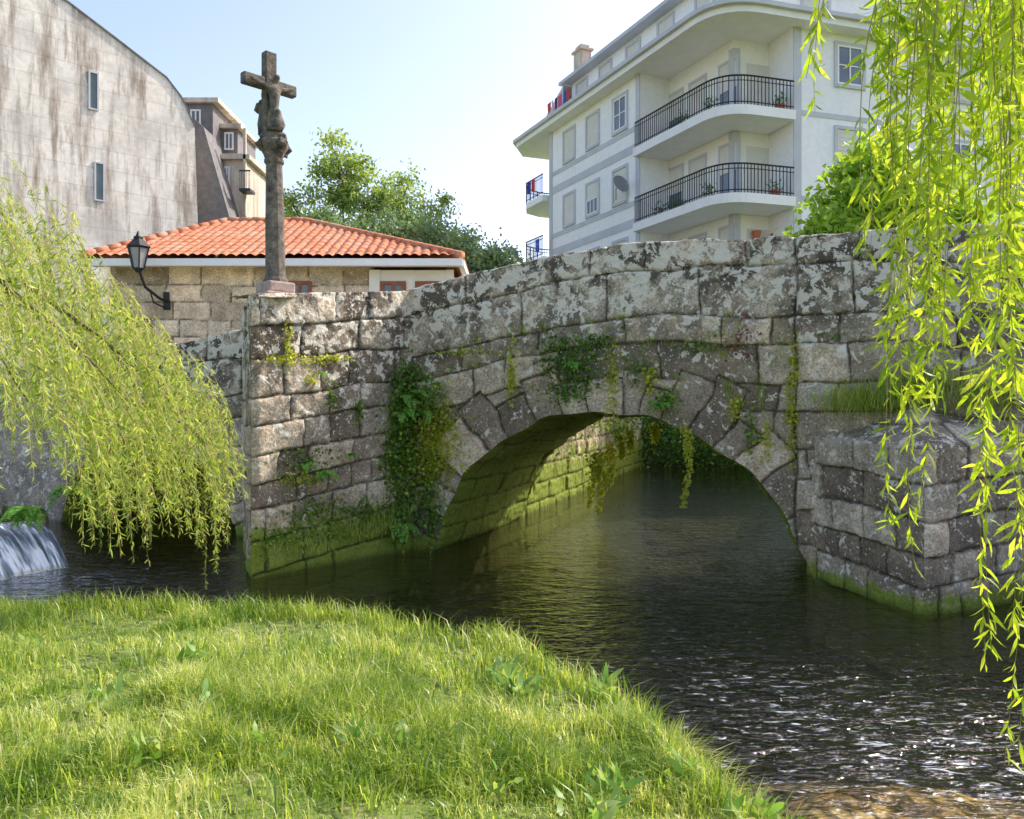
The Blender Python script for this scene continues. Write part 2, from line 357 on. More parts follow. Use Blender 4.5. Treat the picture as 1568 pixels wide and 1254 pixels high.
def wall_fun(u,z):
    wu=u+.16*(fbm(u*1.1,z*1.1,21)-.5)+.04*(fbm(u*8,z*8,26,2)-.5); t=top(u)-z+.22*(fbm(u*.8,z*.8,22)-.5)*np.clip((top(u)-z)/.4,0,1)+.035*(fbm(u*8,z*8,27,2)-.5)
    dist,rn=wall_c(wu,t)
    for A in ARCH:
        du=u-A['cu']; dz=z-A['cz']; r=np.hypot(du,dz); th=np.arctan2(dz,du)+.07*(fbm(u*2.5,z*2.5,6)-.5)
        j=np.clip(np.searchsorted(A['e'],th,side='right')-1,0,len(A['e'])-2)
        T=A['T']*(.5+.75*A['r'][(j*7)%len(A['r'])])
        inr=(r<A['R']+T)&(z>-1)
        if A['cu']>0: inr&=(u<5.5)
        dr=np.minimum(A['R']+T-r,np.minimum(th-A['e'][j],A['e'][j+1]-th)*r)
        dist=np.where(inr,np.maximum(dr,0),np.where((u<5.5)|(A['cu']<0),np.minimum(dist,np.maximum(r-A['R']-T,0)),dist))
        rn=np.where(inr,A['r'][j],rn)
    dist=np.minimum(dist,np.abs(u-5.5-.02*np.sin(z*5)))
    d,j=finish(dist,rn,u,z)
    d=d+.09*(u>5.5)
    t=top(u)-z
    lich=np.clip(1.3-t/1.5,0,1)*.95+.12
    moss=np.clip(.75-z/.7,0,1)*.9+.5*np.clip(fbm(u*.9,z*.9,31)-.46,0,1)*2*np.clip(1-np.abs(t-1.7)/1.4,0,1)
    return d,np.stack([rn,j,moss,lich],-1)
u=np.arange(-7.5,11.5,.018); nrow=262
v=np.linspace(0,1,nrow); U,Vv=np.meshgrid(u,v,indexing='ij'); T_=top(U); zz=-.5+(T_+.5)*Vv
keep=np.ones((len(u)-1,nrow-1),bool)
Uo,Zo=U.copy(),zz.copy()
for A in ARCH:
    du=Uo-A['cu']; dz=Zo-A['cz']; r=np.hypot(du,dz); RR=arcR(A,np.arctan2(dz,du)); ins=r<RR
    allin=ins[:-1,:-1]&ins[1:,:-1]&ins[1:,1:]&ins[:-1,1:]; keep&=~allin
    s=np.where(ins,RR/np.maximum(r,.01),1); Uo=np.where(ins,A['cu']+du*s,Uo); Zo=np.where(ins,A['cz']+dz*s,Zo)
D,C=wall_fun(Uo,Zo)
tn=sm((T_-Zo)/.05)
P=np.zeros(U.shape+(3,)); 
tw=lambda a,b: .07*(fbm(a*1.9,b*1.9+3,2)-.5)+.035*(fbm(a*7,b*7,5)-.5)
P[...,0]=L0[0]+EU[0]*Uo-NW[0]*D; P[...,1]=L0[1]+EU[1]*Uo-NW[1]*D; P[...,2]=Zo-.03*(1-tn)+tw(Uo,0*Uo)*(1-tn)
nb=22; back=np.linspace(.02,.42,nb); dl=D[:,-1][:,None]
Ub,Bb=np.meshgrid(u,back,indexing='ij'); Pt=np.zeros((len(u),nb,3))
Pt[...,0]=L0[0]+EU[0]*Ub-NW[0]*(dl-Bb); Pt[...,1]=L0[1]+EU[1]*Ub-NW[1]*(dl-Bb); Pt[...,2]=top(Ub)+tw(Ub,Bb)-.05*C[:,-30,1][:,None]
Ct=np.repeat(C[:,-20:-19,:],nb,1); Ct[...,3]=1
PP=np.concatenate([P,Pt],1); CC=np.concatenate([C,Ct],1)
keep=np.concatenate([keep,np.ones((len(u)-1,nb),bool)],1)
bridge=empty('stone_arch_bridge')
mesh_np('facing_masonry',PP,[grid_faces(PP.shape[0],PP.shape[1],keep)],M_stone,bridge,True,CC)
def wp(u,z,out=0.0):
    p=L0+EU*u-NW*out; return np.array([p[0],p[1],z])
WID=4.0
for A in ARCH:
    vc=courses(list(np.arange(0,A['R']*3.3,.42)),.5,1.0,40+A['seed'],-1,6)
    th=np.linspace(-.15,math.pi+.15,int(A['R']*3.4/.03)); wv=np.concatenate([[0],np.linspace(.05,WID,130)])
    TH,W=np.meshgrid(th,wv,indexing='ij'); Ra=arcR(A,TH)
    s=A['R']*TH+.3; dist,rn=vc(W+.05*(fbm(s*2,W*2,4)-.5),s+.1*(fbm(s,W,14)-.5)); d,j=finish(dist,rn,s,W,1.8); d=d*sm(W/.05)
    uu=A['cu']+(Ra-d*.8)*np.cos(TH); zz2=A['cz']+(Ra-d*.8)*np.sin(TH)
    D0,_=wall_fun(uu[:,0],zz2[:,0]); W2=W.copy(); W2[:,0]=-D0
    P=np.stack([L0[0]+EU[0]*uu+NW[0]*W2,L0[1]+EU[1]*uu+NW[1]*W2,zz2],-1)
    moss=np.clip(1.45-zz2/2.5,0,1)*.95+.6*np.clip(fbm(s,W*1.5,8)-.3,0,1)
    C=np.stack([rn*.7,j,moss,.05+0*rn],-1)
    mesh_np('vault',P,[grid_faces(*TH.shape)],M_vault,bridge,True,C)
uc=np.linspace(-14,14,561)
def lower(u):
    z=np.full(u.shape,-1.2)
    for A in ARCH:
        q=(A['R']*1.025+.06)**2-(u-A['cu'])**2; z=np.where(q>0,np.maximum(z,A['cz']+np.sqrt(np.maximum(q,0))),z)
    return z
lz=lower(uc)
def slab(name,w0,w1,zt,zb):
    V=[];n=len(uc)
    for ww,z in ((w0,zb),(w0,zt),(w1,zt),(w1,zb)):
        V.append(np.stack([L0[0]+EU[0]*uc+NW[0]*ww,L0[1]+EU[1]*uc+NW[1]*ww,z],-1))
    V=np.stack(V,1); V=np.concatenate([V,V[:,:1]],1)
    C=np.zeros(V.shape[:2]+(4,)); C[...,0]=.5; C[...,3]=.4
    mesh_np(name,V,[grid_faces(n,5)],M_stone,bridge,False,C)
slab('deck',.07,WID-.03,top(uc)-1.0,lz); slab('near_parapet_core',.06,.40,top(uc)-.10,top(uc)-1.3); slab('far_parapet',WID-.36,WID,top(uc)-.02,lz)
def pier_face(name,p0,p1,ztop0,ztop1,zb,seed,parent,hts,wm=(.35,.8),topback=.5,mossf=None,lichf=None,res=.018,amp=1.0,mat=None):
    p0=np.array(p0,float); p1=np.array(p1,float); Lh=np.linalg.norm(p1-p0); ex=(p1-p0)/Lh; out=np.array([ex[1],-ex[0]])
    nu=max(4,int(Lh/res)); nv=max(4,int((max(ztop0,ztop1)-zb)/res)); f=courses(hts,wm[0],wm[1],seed,-1,Lh+1)
    u=np.linspace(0,Lh,nu); v=np.linspace(0,1,nv); U,V=np.meshgrid(u,v,indexing='ij'); tp=ztop0+(ztop1-ztop0)*U/Lh
    Z=zb+(tp-zb)*V; tt=tp-Z
    dist,rn=f(U+.09*(fbm(U*1.4,Z*1.4,seed)-.5)+.035*(fbm(U*9,Z*9,seed+2,2)-.5),tt+.10*(fbm(U*1.1,Z*1.1,seed+1)-.5)*np.clip(tt/.4,0,1)+.03*(fbm(U*9,Z*9,seed+4,2)-.5))
    dist=np.minimum(dist,np.minimum(U,Lh-U)+.03)
    d,j=finish(dist,rn,U+seed,Z,amp)
    ed=np.minimum(U,Lh-U); d=d*sm(ed/.12+.15)
    lich=np.clip(1.1-tt/1.4,0,1)+.15 if lichf is None else lichf(U,Z)
    moss=np.clip(.8-Z/.7,0,1) if mossf is None else mossf(U,Z)
    C=np.stack([rn,j,moss+0*rn,lich+0*rn],-1)
    P=np.stack([p0[0]+ex[0]*U+out[0]*d,p0[1]+ex[1]*U+out[1]*d,Z],-1)
    if topback:
        nb=26; bk=np.linspace(.02,topback,nb); Ub,Bb=np.meshgrid(u,bk,indexing='ij'); dl=d[:,-1][:,None]
        Zt=(ztop0+(ztop1-ztop0)*Ub/Lh)+.05*(fbm(Ub*4,Bb*4,5)-.5)-.03*j[:,-14][:,None]
        Pt=np.stack([p0[0]+ex[0]*Ub+out[0]*(dl-Bb),p0[1]+ex[1]*Ub+out[1]*(dl-Bb),Zt],-1)
        Ct=np.repeat(C[:,-14:-13],nb,1); P=np.concatenate([P,Pt],1); C=np.concatenate([C,Ct],1)
    return mesh_np(name,P,[grid_faces(P.shape[0],P.shape[1])],mat or M_stone,parent,True,C)
PA=np.array([-3.54,10.9]); PB=np.array([-1.62,13.1]); PC=np.array([-4.75,14.3])
H1=[-.3,.42,.90,1.42,1.80,2.22,2.60,2.95,3.4,3.85,4.3,4.8,5.2]
pier_face('cutwater_pier_face',PA,PB,3.86,4.2,-.6,51,bridge,H1,(.38,1.1),.6,lambda U,Z:np.clip(1.12-Z/.95,0,1)*.9+.45*np.clip(fbm(U,Z*2,3)-.5,0,1),lambda U,Z:np.clip((Z-1.7)/1.8,0,1)*.8+.12)
pier_face('cutwater_pier_side',PC,PA,3.8,3.86,-.6,52,bridge,H1,(.38,.8),.6)
c=Acc(); cen=(PA+PB+PC)/3
c.prism([PA+(cen-PA)*.06,PB+(cen-PB)*.05+NW*.3,PC+(cen-PC)*.05+NW*.3],-.6,3.80); o=c.build('pier_core',M_stone,bridge)
C1=np.array([4.03,10.98]); C2=np.array([4.63,9.03]); C3=np.array([6.75,9.95])
H2=[-.3,.38,.8,1.2,1.55,1.95,2.4,3]
mr=lambda U,Z:np.clip(.7-Z/.5,0,1)
pier_face('cutwater_left_face',C1,C2,1.95,1.85,-.8,61,bridge,H2,(.3,.7),.12,mr,lambda U,Z:.2+0*U)
pier_face('cutwater_right_face',C2,C3,1.85,1.95,-.8,62,bridge,H2,(.3,.8),.12,mr,lambda U,Z:.25+0*U)
xx=np.linspace(3.9,7.0,170); yy=np.linspace(8.85,11.0,120); X,Y=np.meshgrid(xx,yy,indexing='ij')
def edged(P0,P1,X,Y):
    d=(P1-P0)/np.linalg.norm(P1-P0); return -((X-P0[0])*d[1]-(Y-P0[1])*d[0])
ein=np.minimum(edged(C1,C2,X,Y),edged(C2,C3,X,Y))
cf=courses([-5,.0,.52,1.0,1.6,9],.5,.9,77,-1,6)
dist,rn=cf((X-3.5)+.1*(fbm(X*2,Y*2,7)-.5),ein+.1*(fbm(X*1.4,Y*1.4,9)-.5)); d,j=finish(dist,rn,X,Y)
Zc=1.86+np.clip(ein+.02,0,1.2)*.50+(d-.03)*.9-.10*sm(1-(ein+.03)/.08)
inside=(ein>-.035); uu_,ww_=uw(X,Y); inside&=(ww_<.05)
k=inside[:-1,:-1]&inside[1:,:-1]&inside[1:,1:]&inside[:-1,1:]
mesh_np('cutwater_cap',np.stack([X,Y,Zc],-1),[grid_faces(170,120,k)],M_stone,bridge,True,np.stack([rn,j,.15+0*rn,.6+0*rn],-1))
c=Acc(); cc=(C1+C2+C3)/3; c.prism([p+(cc-p)*.12 for p in (C1,C2,C3)],-.8,1.75); c.build('cutwater_core',M_stone,bridge)
q0=L0+NW*WID; q1=L0+NW*18+EU*(-.35)
rw=empty('river_retaining_wall')
pier_face('wall_face',q0+EU*-.02,q1,2.2,2.2,-.6,81,rw,[-.3,.4,.8,1.2,1.6,2,2.5,3,4],(.4,.8),.5,lambda U,Z:np.clip(1.1-Z/1.8,0,1)*.8,lambda U,Z:.1+0*U,.03,1.5,M_vault)
q0r=L0+NW*WID+EU*5.7; q1r=L0+NW*18+EU*6.2
pier_face('wall_face_opposite',q1r,q0r,2.2,2.2,-.6,82,rw,[-.3,.4,.8,1.2,1.6,2,2.5,3,4],(.4,.8),.5,lambda U,Z:np.clip(.9-Z/1.6,0,1)*.8,lambda U,Z:.2+0*U,.05)
# ---------------------------------------------------------------- wayside cross
cx=empty('stone_wayside_cross'); CXY=np.array([-3.62,12.3]); eb=np.array([.70,.714]); ff=np.array([.714,-.70])
fr=(CXY,eb,ff)
a=Acc(); a.box(fr,-.30,.30,-.30,.30,3.7,4.05); a.build('pedestal_base',M_pink,cx,bevel=.02)
a=Acc(); a.box(fr,-.22,.22,-.22,.22,4.052,4.22); a.build('pedestal',M_pink,cx,bevel=.03)
a=Acc(); prof=[(4.21,.19),(4.26,.19),(4.30,.155),(4.36,.15),(5.2,.142),(6.02,.122),(6.05,.15),(6.1,.15),(6.12,.125)]
a.tube([(CXY[0]-.02*(z-4.2)*.6,CXY[1],z) for z,_ in prof],[r for _,r in prof],10); a.build('shaft',M_cross,cx,bevel=.008)
CT=CXY+np.array([-.03,0])
a=Acc(); lv=[(6.1,.13),(6.2,.17),(6.28,.22),(6.36,.235),(6.40,.20),(6.46,.21),(6.5,.17)]
V=[];n=8
for z,r in lv:
    for k in range(n):
        t=2*math.pi*(k+.5)/n; rr=r*(1.12 if k%2 else .98); p=CT+eb*rr*math.cos(t)+ff*rr*math.sin(t); V.append((p[0],p[1],z))
a.add(V,[(i*n+k,i*n+(k+1)%n,(i+1)*n+(k+1)%n,(i+1)*n+k) for i in range(len(lv)-1) for k in range(n)]+[tuple((len(lv)-1)*n+k for k in range(n))])
for sx,sy in ((1,0),(-1,0),(0,1),(0,-1)):
    p=CT+eb*sx*.2+ff*sy*.2; a.tube([(p[0],p[1],6.2),(p[0]+eb[0]*sx*.05+ff[0]*sy*.05,p[1]+eb[1]*sx*.05+ff[1]*sy*.05,6.3),(p[0],p[1],6.4)],[.03,.07,.03],6)
a.build('capital',M_cross,cx,bevel=.01)
C0=CT+np.array([-.07,0]); frc=(C0,eb,ff)
a=Acc(); a.box(frc,-.095,.095,-.075,.075,6.48,7.74); a.box(frc,-.44,-.096,-.07,.07,7.16,7.33); a.box(frc,.096,.44,-.07,.07,7.16,7.33); a.build('cross',M_cross,cx,bevel=.02)
def skinfig(name,pts,edges,rad,parent,root=0,sub=1):
    me=bpy.data.meshes.new(name); me.from_pydata([tuple(p) for p in pts],edges,[]); me.update()
    me.materials.append(M_cross); o=bpy.data.objects.new(name,me); link(o,parent)
    m=o.modifiers.new('s','SKIN')
    sv=me.skin_vertices[0].data if me.skin_vertices else None
    if sv:
        for i,r in enumerate(rad): sv[i].radius=(r if hasattr(r,'__len__') else (r,r))
        sv[root].use_root=True
    s=o.modifiers.new('u','SUBSURF'); s.levels=sub; s.render_levels=sub+1; m.use_smooth_shade=True
    return o
def fp(b,f,z): p=C0+eb*b+ff*f; return (p[0],p[1],z)
pts=[fp(0,.14,6.92),fp(.01,.15,7.05),fp(0,.13,7.16),fp(.01,.15,7.23),fp(.03,.18,7.30),fp(.03,.19,7.37),
 fp(-.11,.13,7.17),fp(-.23,.11,7.2),fp(-.36,.1,7.25),fp(.11,.13,7.17),fp(.23,.11,7.2),fp(.36,.1,7.25),
 fp(-.03,.17,6.78),fp(-.02,.14,6.66),fp(-.01,.15,6.58),fp(.04,.17,6.78),fp(.03,.14,6.66),fp(.01,.15,6.58)]
ed=[(0,1),(1,2),(2,3),(3,4),(4,5),(2,6),(6,7),(7,8),(2,9),(9,10),(10,11),(0,12),(12,13),(13,14),(0,15),(15,16),(16,17)]
rad=[.085,.085,.08,.035,.06,.05,.045,.035,.025,.045,.035,.025,.055,.04,.03,.055,.04,.03]
try: skinfig('crucified_figure',pts,ed,rad,cx)
except Exception as ex: print('skin',ex)
def loft(acc,c,levels,n=12):
    V=[]
    for (b,f,z,rb,rf) in levels:
        for k in range(n):
            t=2*math.pi*k/n; q=1+.10*math.cos(5*t+z*9); V.append(fp(b+rb*q*math.cos(t),f+rf*q*math.sin(t),z))
    acc.add(V,[(i*n+k,i*n+(k+1)%n,(i+1)*n+(k+1)%n,(i+1)*n+k) for i in range(len(levels)-1) for k in range(n)]+[tuple((len(levels)-1)*n+k for k in range(n)),tuple(range(n))[::-1]])
a=Acc(); loft(a,0,[(0,-.12,6.5,.11,.09),(0,-.13,6.65,.115,.09),(0,-.13,6.8,.10,.08),(0,-.13,6.95,.11,.08),(0,-.12,7.03,.09,.06),(0,-.12,7.06,.035,.04),(0,-.13,7.1,.05,.05),(0,-.13,7.16,.05,.055),(0,-.13,7.2,.025,.03)])
loft(a,0,[(0,.16,6.5,.12,.11),(.02,.18,6.6,.13,.12),(.03,.19,6.68,.09,.09),(.04,.2,6.74,.05,.05),(.04,.2,6.8,.045,.05),(.04,.2,6.84,.02,.02)])
for s in (-1,1): loft(a,0,[(s*.09,-.15,6.98,.04,.04),(s*.11,-.19,6.88,.035,.035),(s*.04,-.23,6.86,.03,.03),(0,-.24,6.9,.02,.02)],8)
a.build('robed_figures',M_cross,cx,True)
# ---------------------------------------------------------------- foliage helpers
class Leaves:
    def __init__(s): s.V=[];s.Q=[];s.T=[];s.R=[];s.n=0
    def add(s,P,D,L,W,rnd,curve=.0,rg=rng):
        N=len(P); 
        if N==0: return
        D=D/(np.linalg.norm(D,axis=1,keepdims=True)+1e-9); S=np.cross(D,rg.normal(size=(N,3))); S/=np.linalg.norm(S,axis=1,keepdims=True)+1e-9
        Nn=np.cross(D,S); L=np.broadcast_to(L,(N,))[:,None]; W=np.broadcast_to(W,(N,))[:,None]
        c=curve*L
        v=np.stack([P,P+D*L*.38+S*W*.5+Nn*c*.5,P+D*L*.38-S*W*.5+Nn*c*.5,P+D*L*.75+S*W*.33,P+D*L*.75-S*W*.33,P+D*L-Nn*c],1)
        b=s.n+np.arange(N)[:,None]*6
        s.Q.append((b+np.array([[1,3,4,2]])));s.V.append(v.reshape(-1,3))
        s.T.append(b+np.array([[0,1,2]])); s.T.append(b+np.array([[3,5,4]]))
        s.R.append(np.repeat(np.broadcast_to(rnd,(N,)),6)); s.n+=N*6
    def blades(s,P,H,W,lean,rnd,rg=rng):
        N=len(P); a=rg.uniform(0,2*np.pi,N); dx=np.stack([np.cos(a),np.sin(a),0*a],1); sx=np.stack([-np.sin(a),np.cos(a),0*a],1)
        H=H[:,None]; W=np.broadcast_to(W,(N,))[:,None]; l=lean[:,None]; up=np.array([[0,0,1.]])
        p1=P+up*H*.55+dx*H*l*.3; p2=P+up*H*(1-.3*l)+dx*H*l
        v=np.stack([P-sx*W*.5,P+sx*W*.5,p1+sx*W*.42,p1-sx*W*.42,p2],1); b=s.n+np.arange(N)[:,None]*5
        s.V.append(v.reshape(-1,3)); s.Q.append(b+np.array([[0,1,2,3]])); s.T.append(b+np.array([[3,2,4]])); s.R.append(np.repeat(rnd,5)); s.n+=N*5
    def build(s,name,mat,parent=None):
        return mesh_np(name,np.concatenate(s.V),[np.concatenate(s.Q) if s.Q else [],np.concatenate(s.T)],mat,parent,True,rnd=np.clip(np.concatenate(s.R),0,1))
# ---------------------------------------------------------------- grass
g=Leaves()
def scatter(n,x0,x1,y0,y1,mind,dens=None):
    x=rng.uniform(x0,x1,n); y=rng.uniform(y0,y1,n); sd=sdE(x,y); m=sd>mind; x,y,sd=x[m],y[m],sd[m]
    if dens is not None: m=rng.random(len(x))<dens(x,y,sd); x,y,sd=x[m],y[m],sd[m]
    return x,y,sd
def dn(x,y,sd): return np.clip(.30+2.6*(fbm(x*1.7,y*1.7,44)-.35),.10,1)
for (cnt,x0_,y0_,y1_,wk) in ((215000,-7.5,1.9,8.8,1.0),(70000,-3.2,2.4,5.2,.8)):
    x,y,sd=scatter(cnt,x0_,1.9,y0_,y1_,-.12,dn)
    z=height(x,y)-.01; tone=fbm(x*1.4,y*1.4,77)*.35+fbm(x*4.7,y*4.7,78)*.65; big=fbm(x*2.1,y*2.1,12)
    H=(.045+.09*rng.random(len(x))**1.3)*(.4+1.6*sm((big-.28)/.45))+.06*np.exp(-(sd/.25)**2)*rng.random(len(x))
    g.blades(np.stack([x,y,z],1),H,wk*rng.uniform(.004,.009,len(x)),rng.uniform(.1,1.3,len(x)),np.clip((tone-.5)*1.9+.38+rng.normal(0,.23,len(x))+np.where(rng.random(len(x))<.12,.4,0),0,1))
x,y,sd=scatter(110000,-7,1.9,2,8.8,-.2,lambda x,y,sd:np.exp(-(sd/.18)**2)*np.clip(fbm(x*3,y*3,55)*3-.9,0,1)+.12*(fbm(x*2.3,y*2.3,56)>.56))
z=np.maximum(height(x,y),-.02)-.01
g.blades(np.stack([x,y,z],1),.10+.19*rng.random(len(x))**2,rng.uniform(.004,.011,len(x)),rng.uniform(.1,1.0,len(x)),np.clip(.40+rng.normal(0,.25,len(x)),0,1))
g.build('grass',M_grass)
M_weed=leafmat('weed_leaves',(.10,.22,.05),(.20,.36,.08),(.45,.52,.2),.4)
def weed(name,cx_,cy_,n,L,mat):
    l=Leaves(); 
    for k in range(n):
        a_=rng.uniform(0,6.28); el=rng.uniform(.35,1.2); d=np.array([math.cos(a_)*math.cos(el),math.sin(a_)*math.cos(el),math.sin(el)])
        p=np.array([cx_+rng.normal(0,.05),cy_+rng.normal(0,.05),0.]); p[2]=height(np.array([p[0]]),np.array([p[1]]))[0]+rng.uniform(.02,.12)
        l.add(p[None],d[None],L*rng.uniform(.6,1.1),L*.27,rng.uniform(.2,.9),.12)
    l.build(name,mat)
for (px,py,n,L) in ((930,1195,34,.14),(905,1230,20,.13),(1150,1205,18,.15),(1225,1240,16,.14),(545,1150,14,.15),(790,1035,30,.17),(770,1010,16,.16),(1050,1150,16,.14),(290,1040,20,.14),(700,1130,12,.11),(440,1080,12,.10),(150,1130,12,.12),(620,1140,10,.13),(310,1120,12,.13),(925,1030,16,.16),(60,1010,10,.12),(500,1000,12,.13),(400,1180,12,.11),(230,1210,12,.11),(760,1190,12,.11)):
    d=(2.4-.55)*F/(py-615); q=at(px,py,d); weed('broadleaf_weed',q[0],q[1],n,L,M_weed)
# ---------------------------------------------------------------- willows
def willow(name,strands,trunk,mat,leafL,spacing,seed,lw=.13,tw=.004):
    r=np.random.default_rng(seed); e=empty(name); L=Leaves(); tw_=Acc()
    for (p0,length,dx,dy,k) in strands:
        n=max(6,int(length/.12)); p=np.array(p0,float); pts=[p.copy()]; d=np.array([dx,dy,-.25]); ph=r.uniform(0,6.28); st=length/n
        for i in range(n):
            t=i/n; d=d*.72+np.array([0.03*math.sin(ph+t*7)+dx*.08,.03*math.cos(ph+t*6)+dy*.08,-1])*.28+r.normal(0,.04,3)
            d/=np.linalg.norm(d); p=p+d*st; pts.append(p.copy())
        tw_.tube(pts,[tw*(1-.7*i/len(pts)) for i in range(len(pts))],3,False)
        pts=np.array(pts); m=int(length/spacing*k); tt=np.sort(r.uniform(.02,1,m))*(len(pts)-1); i=np.minimum(tt.astype(int),len(pts)-2); f=(tt-i)[:,None]
        Pp=pts[i]*(1-f)+pts[i+1]*f; a_=r.uniform(0,6.28,m); el=r.uniform(.25,1.0,m)
        D=np.stack([np.cos(a_)*el,np.sin(a_)*el,-np.ones(m)*r.uniform(.1,1.2,m)],1)
        Ls=leafL*r.uniform(.55,1.2,m)*(1-.35*(tt/len(pts))**3)
        L.add(Pp,D,Ls,Ls*lw*r.uniform(.8,1.3,m),np.clip(r.normal(.5,.22,m)+r.normal(0,.16),0,1),.10,r)
    L.build('foliage',mat,e); tw_.build('twigs',M_twig,e)
    b=Acc()
    for pts,rad in trunk: b.tube(pts,rad,9)
    b.build('trunk_and_limbs',M_bark,e,True)
r=np.random.default_rng(5); S=[]; tc=np.array([-6.6,7.6])
for i in range(720):
    rr=3.80*math.sqrt(r.uniform(.10,1)); an=r.uniform(-1.25,1.35)
    lump=.16*math.sin(an*9+1)+.12*math.sin(an*17+rr*3)
    zt=np.interp(rr,[0,1,1.7,2.3,2.8,3.3,3.8],[5.0,4.9,4.55,4.0,3.45,3.0,2.1])+r.normal(0,.09)+lump
    p=(tc[0]+rr*math.cos(an),tc[1]+rr*math.sin(an)*.85,zt-abs(r.normal(0,.25)))
    pxs=784+F*p[0]/p[1]
    yb=np.interp(pxs,[-200,0,50,90,160,200,235,280,320,350],[700,690,730,850,840,770,800,870,820,720])+r.normal(0,25)
    zb=2.4+(615-yb)/F*p[1]+(.35 if r.random()<.4 else 0)
    ln=max(.35,min(p[2]-zb,2.8)); 
    if r.random()<.5: ln*=r.uniform(.3,.8)
    S.append((p,ln,.5*math.cos(an),.4*math.sin(an),1.0))
limbs=[([(-6.9,7.6,.4),(-6.8,7.6,1.8),(-6.6,7.6,3.2)],[.32,.26,.22])]
for an in (-.9,-.5,-.15,.2,.55,.95):
    c_,s_=math.cos(an),math.sin(an)*.85
    limbs.append(([(-6.6,7.6,2.8),(-6.6+.8*c_,7.6+.8*s_,3.5),(-6.6+1.8*c_,7.6+1.8*s_,3.6),(-6.6+2.6*c_,7.6+2.6*s_,3.0),(-6.6+3.2*c_,7.6+3.2*s_,2.4)],[.10,.045,.024,.013,.006]))
willow('weeping_willow',S,limbs,M_willow,.085,.021,3,.155,.003)
S=[]; r=np.random.default_rng(9)
def rs(px,d,yend,k=1.0,ptop=-120,dx=.1,dy=0):
    q=at(px,ptop,d); e_=at(px,yend,d); S.append((q,q[2]-e_[2],dx,dy,k))
for px,d,ye in ((1325,3.7,175),(1345,3.6,150),(1335,3.4,120),(1360,3.5,215),(1380,3.9,330),(1375,3.3,400),(1395,3.6,560),(1405,3.4,640),(1415,3.5,820),(1400,3.8,470),(1425,3.7,520),(1435,3.3,640),(1445,3.5,700),(1450,3.2,870),(1465,3.6,780),(1475,3.9,600),(1480,3.4,560),(1490,3.5,450),(1500,3.2,620),(1510,3.6,520),(1520,3.3,900),(1530,3.7,480),(1540,3.2,1010),(1545,3.1,1160),(1550,3.5,1050),(1560,3.3,1180),(1570,3.0,1160),(1580,3.4,900),(1590,3.2,1100),(1600,3.6,700),(1625,3.4,900),(1660,3.5,800),(1370,3.8,250),(1420,3.9,300),(1460,3.8,330),(1500,3.9,300),(1540,3.9,400),(1410,3.5,400),(1440,3.6,450),(1555,3.6,640),(1525,3.5,700),(1480,3.3,300),(1510,3.4,350),(1530,3.2,420),(1550,3.3,500),(1500,3.7,260),(1560,3.7,300),(1450,3.5,380),(1400,3.3,600),(1420,3.4,680),(1390,3.5,500),(1440,3.4,600),(1548,2.9,980),(1535,3.0,800),(1545,3.3,620),(1520,3.9,200),(1470,3.9,180),(1565,3.4,420),(1430,3.8,200)):
    rs(px+r.normal(0,5),d,ye,1.0,r.uniform(-260,-60),r.normal(-.02,.10),r.normal(0,.10))
limbs=[([(6.6,3.0,.8),(6.4,3.0,2.5),(6.0,3.1,4.2)],[.3,.24,.2]),([(6.0,3.1,4.2),(4.6,3.3,5.4),(3.2,3.4,5.45),(2.2,3.5,5.2),(1.5,3.5,4.75)],[.14,.10,.07,.04,.012]),([(4.6,3.3,5.4),(3.2,3.9,5.3),(2.4,3.9,5.0),(1.8,3.9,4.8)],[.08,.05,.03,.01]),([(4.6,3.3,5.4),(3.2,3.0,5.2),(2.3,3.1,4.9),(1.7,3.2,4.7)],[.08,.05,.03,.01])]
willow('weeping_willow',S,limbs,M_willowR,.125,.025,13,.15,.0035)
# ---------------------------------------------------------------- ivy, ferns, vines on bridge
OUT=np.array([-NW[0],-NW[1],0]); 
ivy=Leaves(); vine=Leaves()
def clump(L,fn,u,z,su,sz,n,ls,depth=.12,tone=.4):
    n=int(n*1.3); a_=rng.normal(0,1,(n,2)); U_=u+a_[:,0]*su; Z_=z+a_[:,1]*sz
    P=np.array([fn(U_[i],Z_[i],.03+abs(rng.normal(0,depth))) for i in range(n)])
    D=rng.normal(0,.6,(n,3))+np.array([0,0,-.5])+OUT*.5
    l=ls*rng.uniform(.6,1.4,n); L.add(P,D,l,l*.8,np.clip(rng.normal(tone,.25,n),0,1),.15)
ep=(PB-PA)/np.linalg.norm(PB-PA); op=np.array([ep[1],-ep[0]])
def pp(u,z,out=0): q=PA+ep*u+op*out; return np.array([q[0],q[1],z])
for (u_,z_,su,sz,n,t) in ((2.72,2.75,.12,.16,380,.4),(2.65,2.25,.16,.28,560,.5),(2.6,1.75,.17,.3,560,.6),(2.55,1.3,.16,.28,420,.6),(2.65,.7,.14,.25,380,.5)):
    clump(ivy,pp,u_,z_,su,sz,n,.06,.10,t)
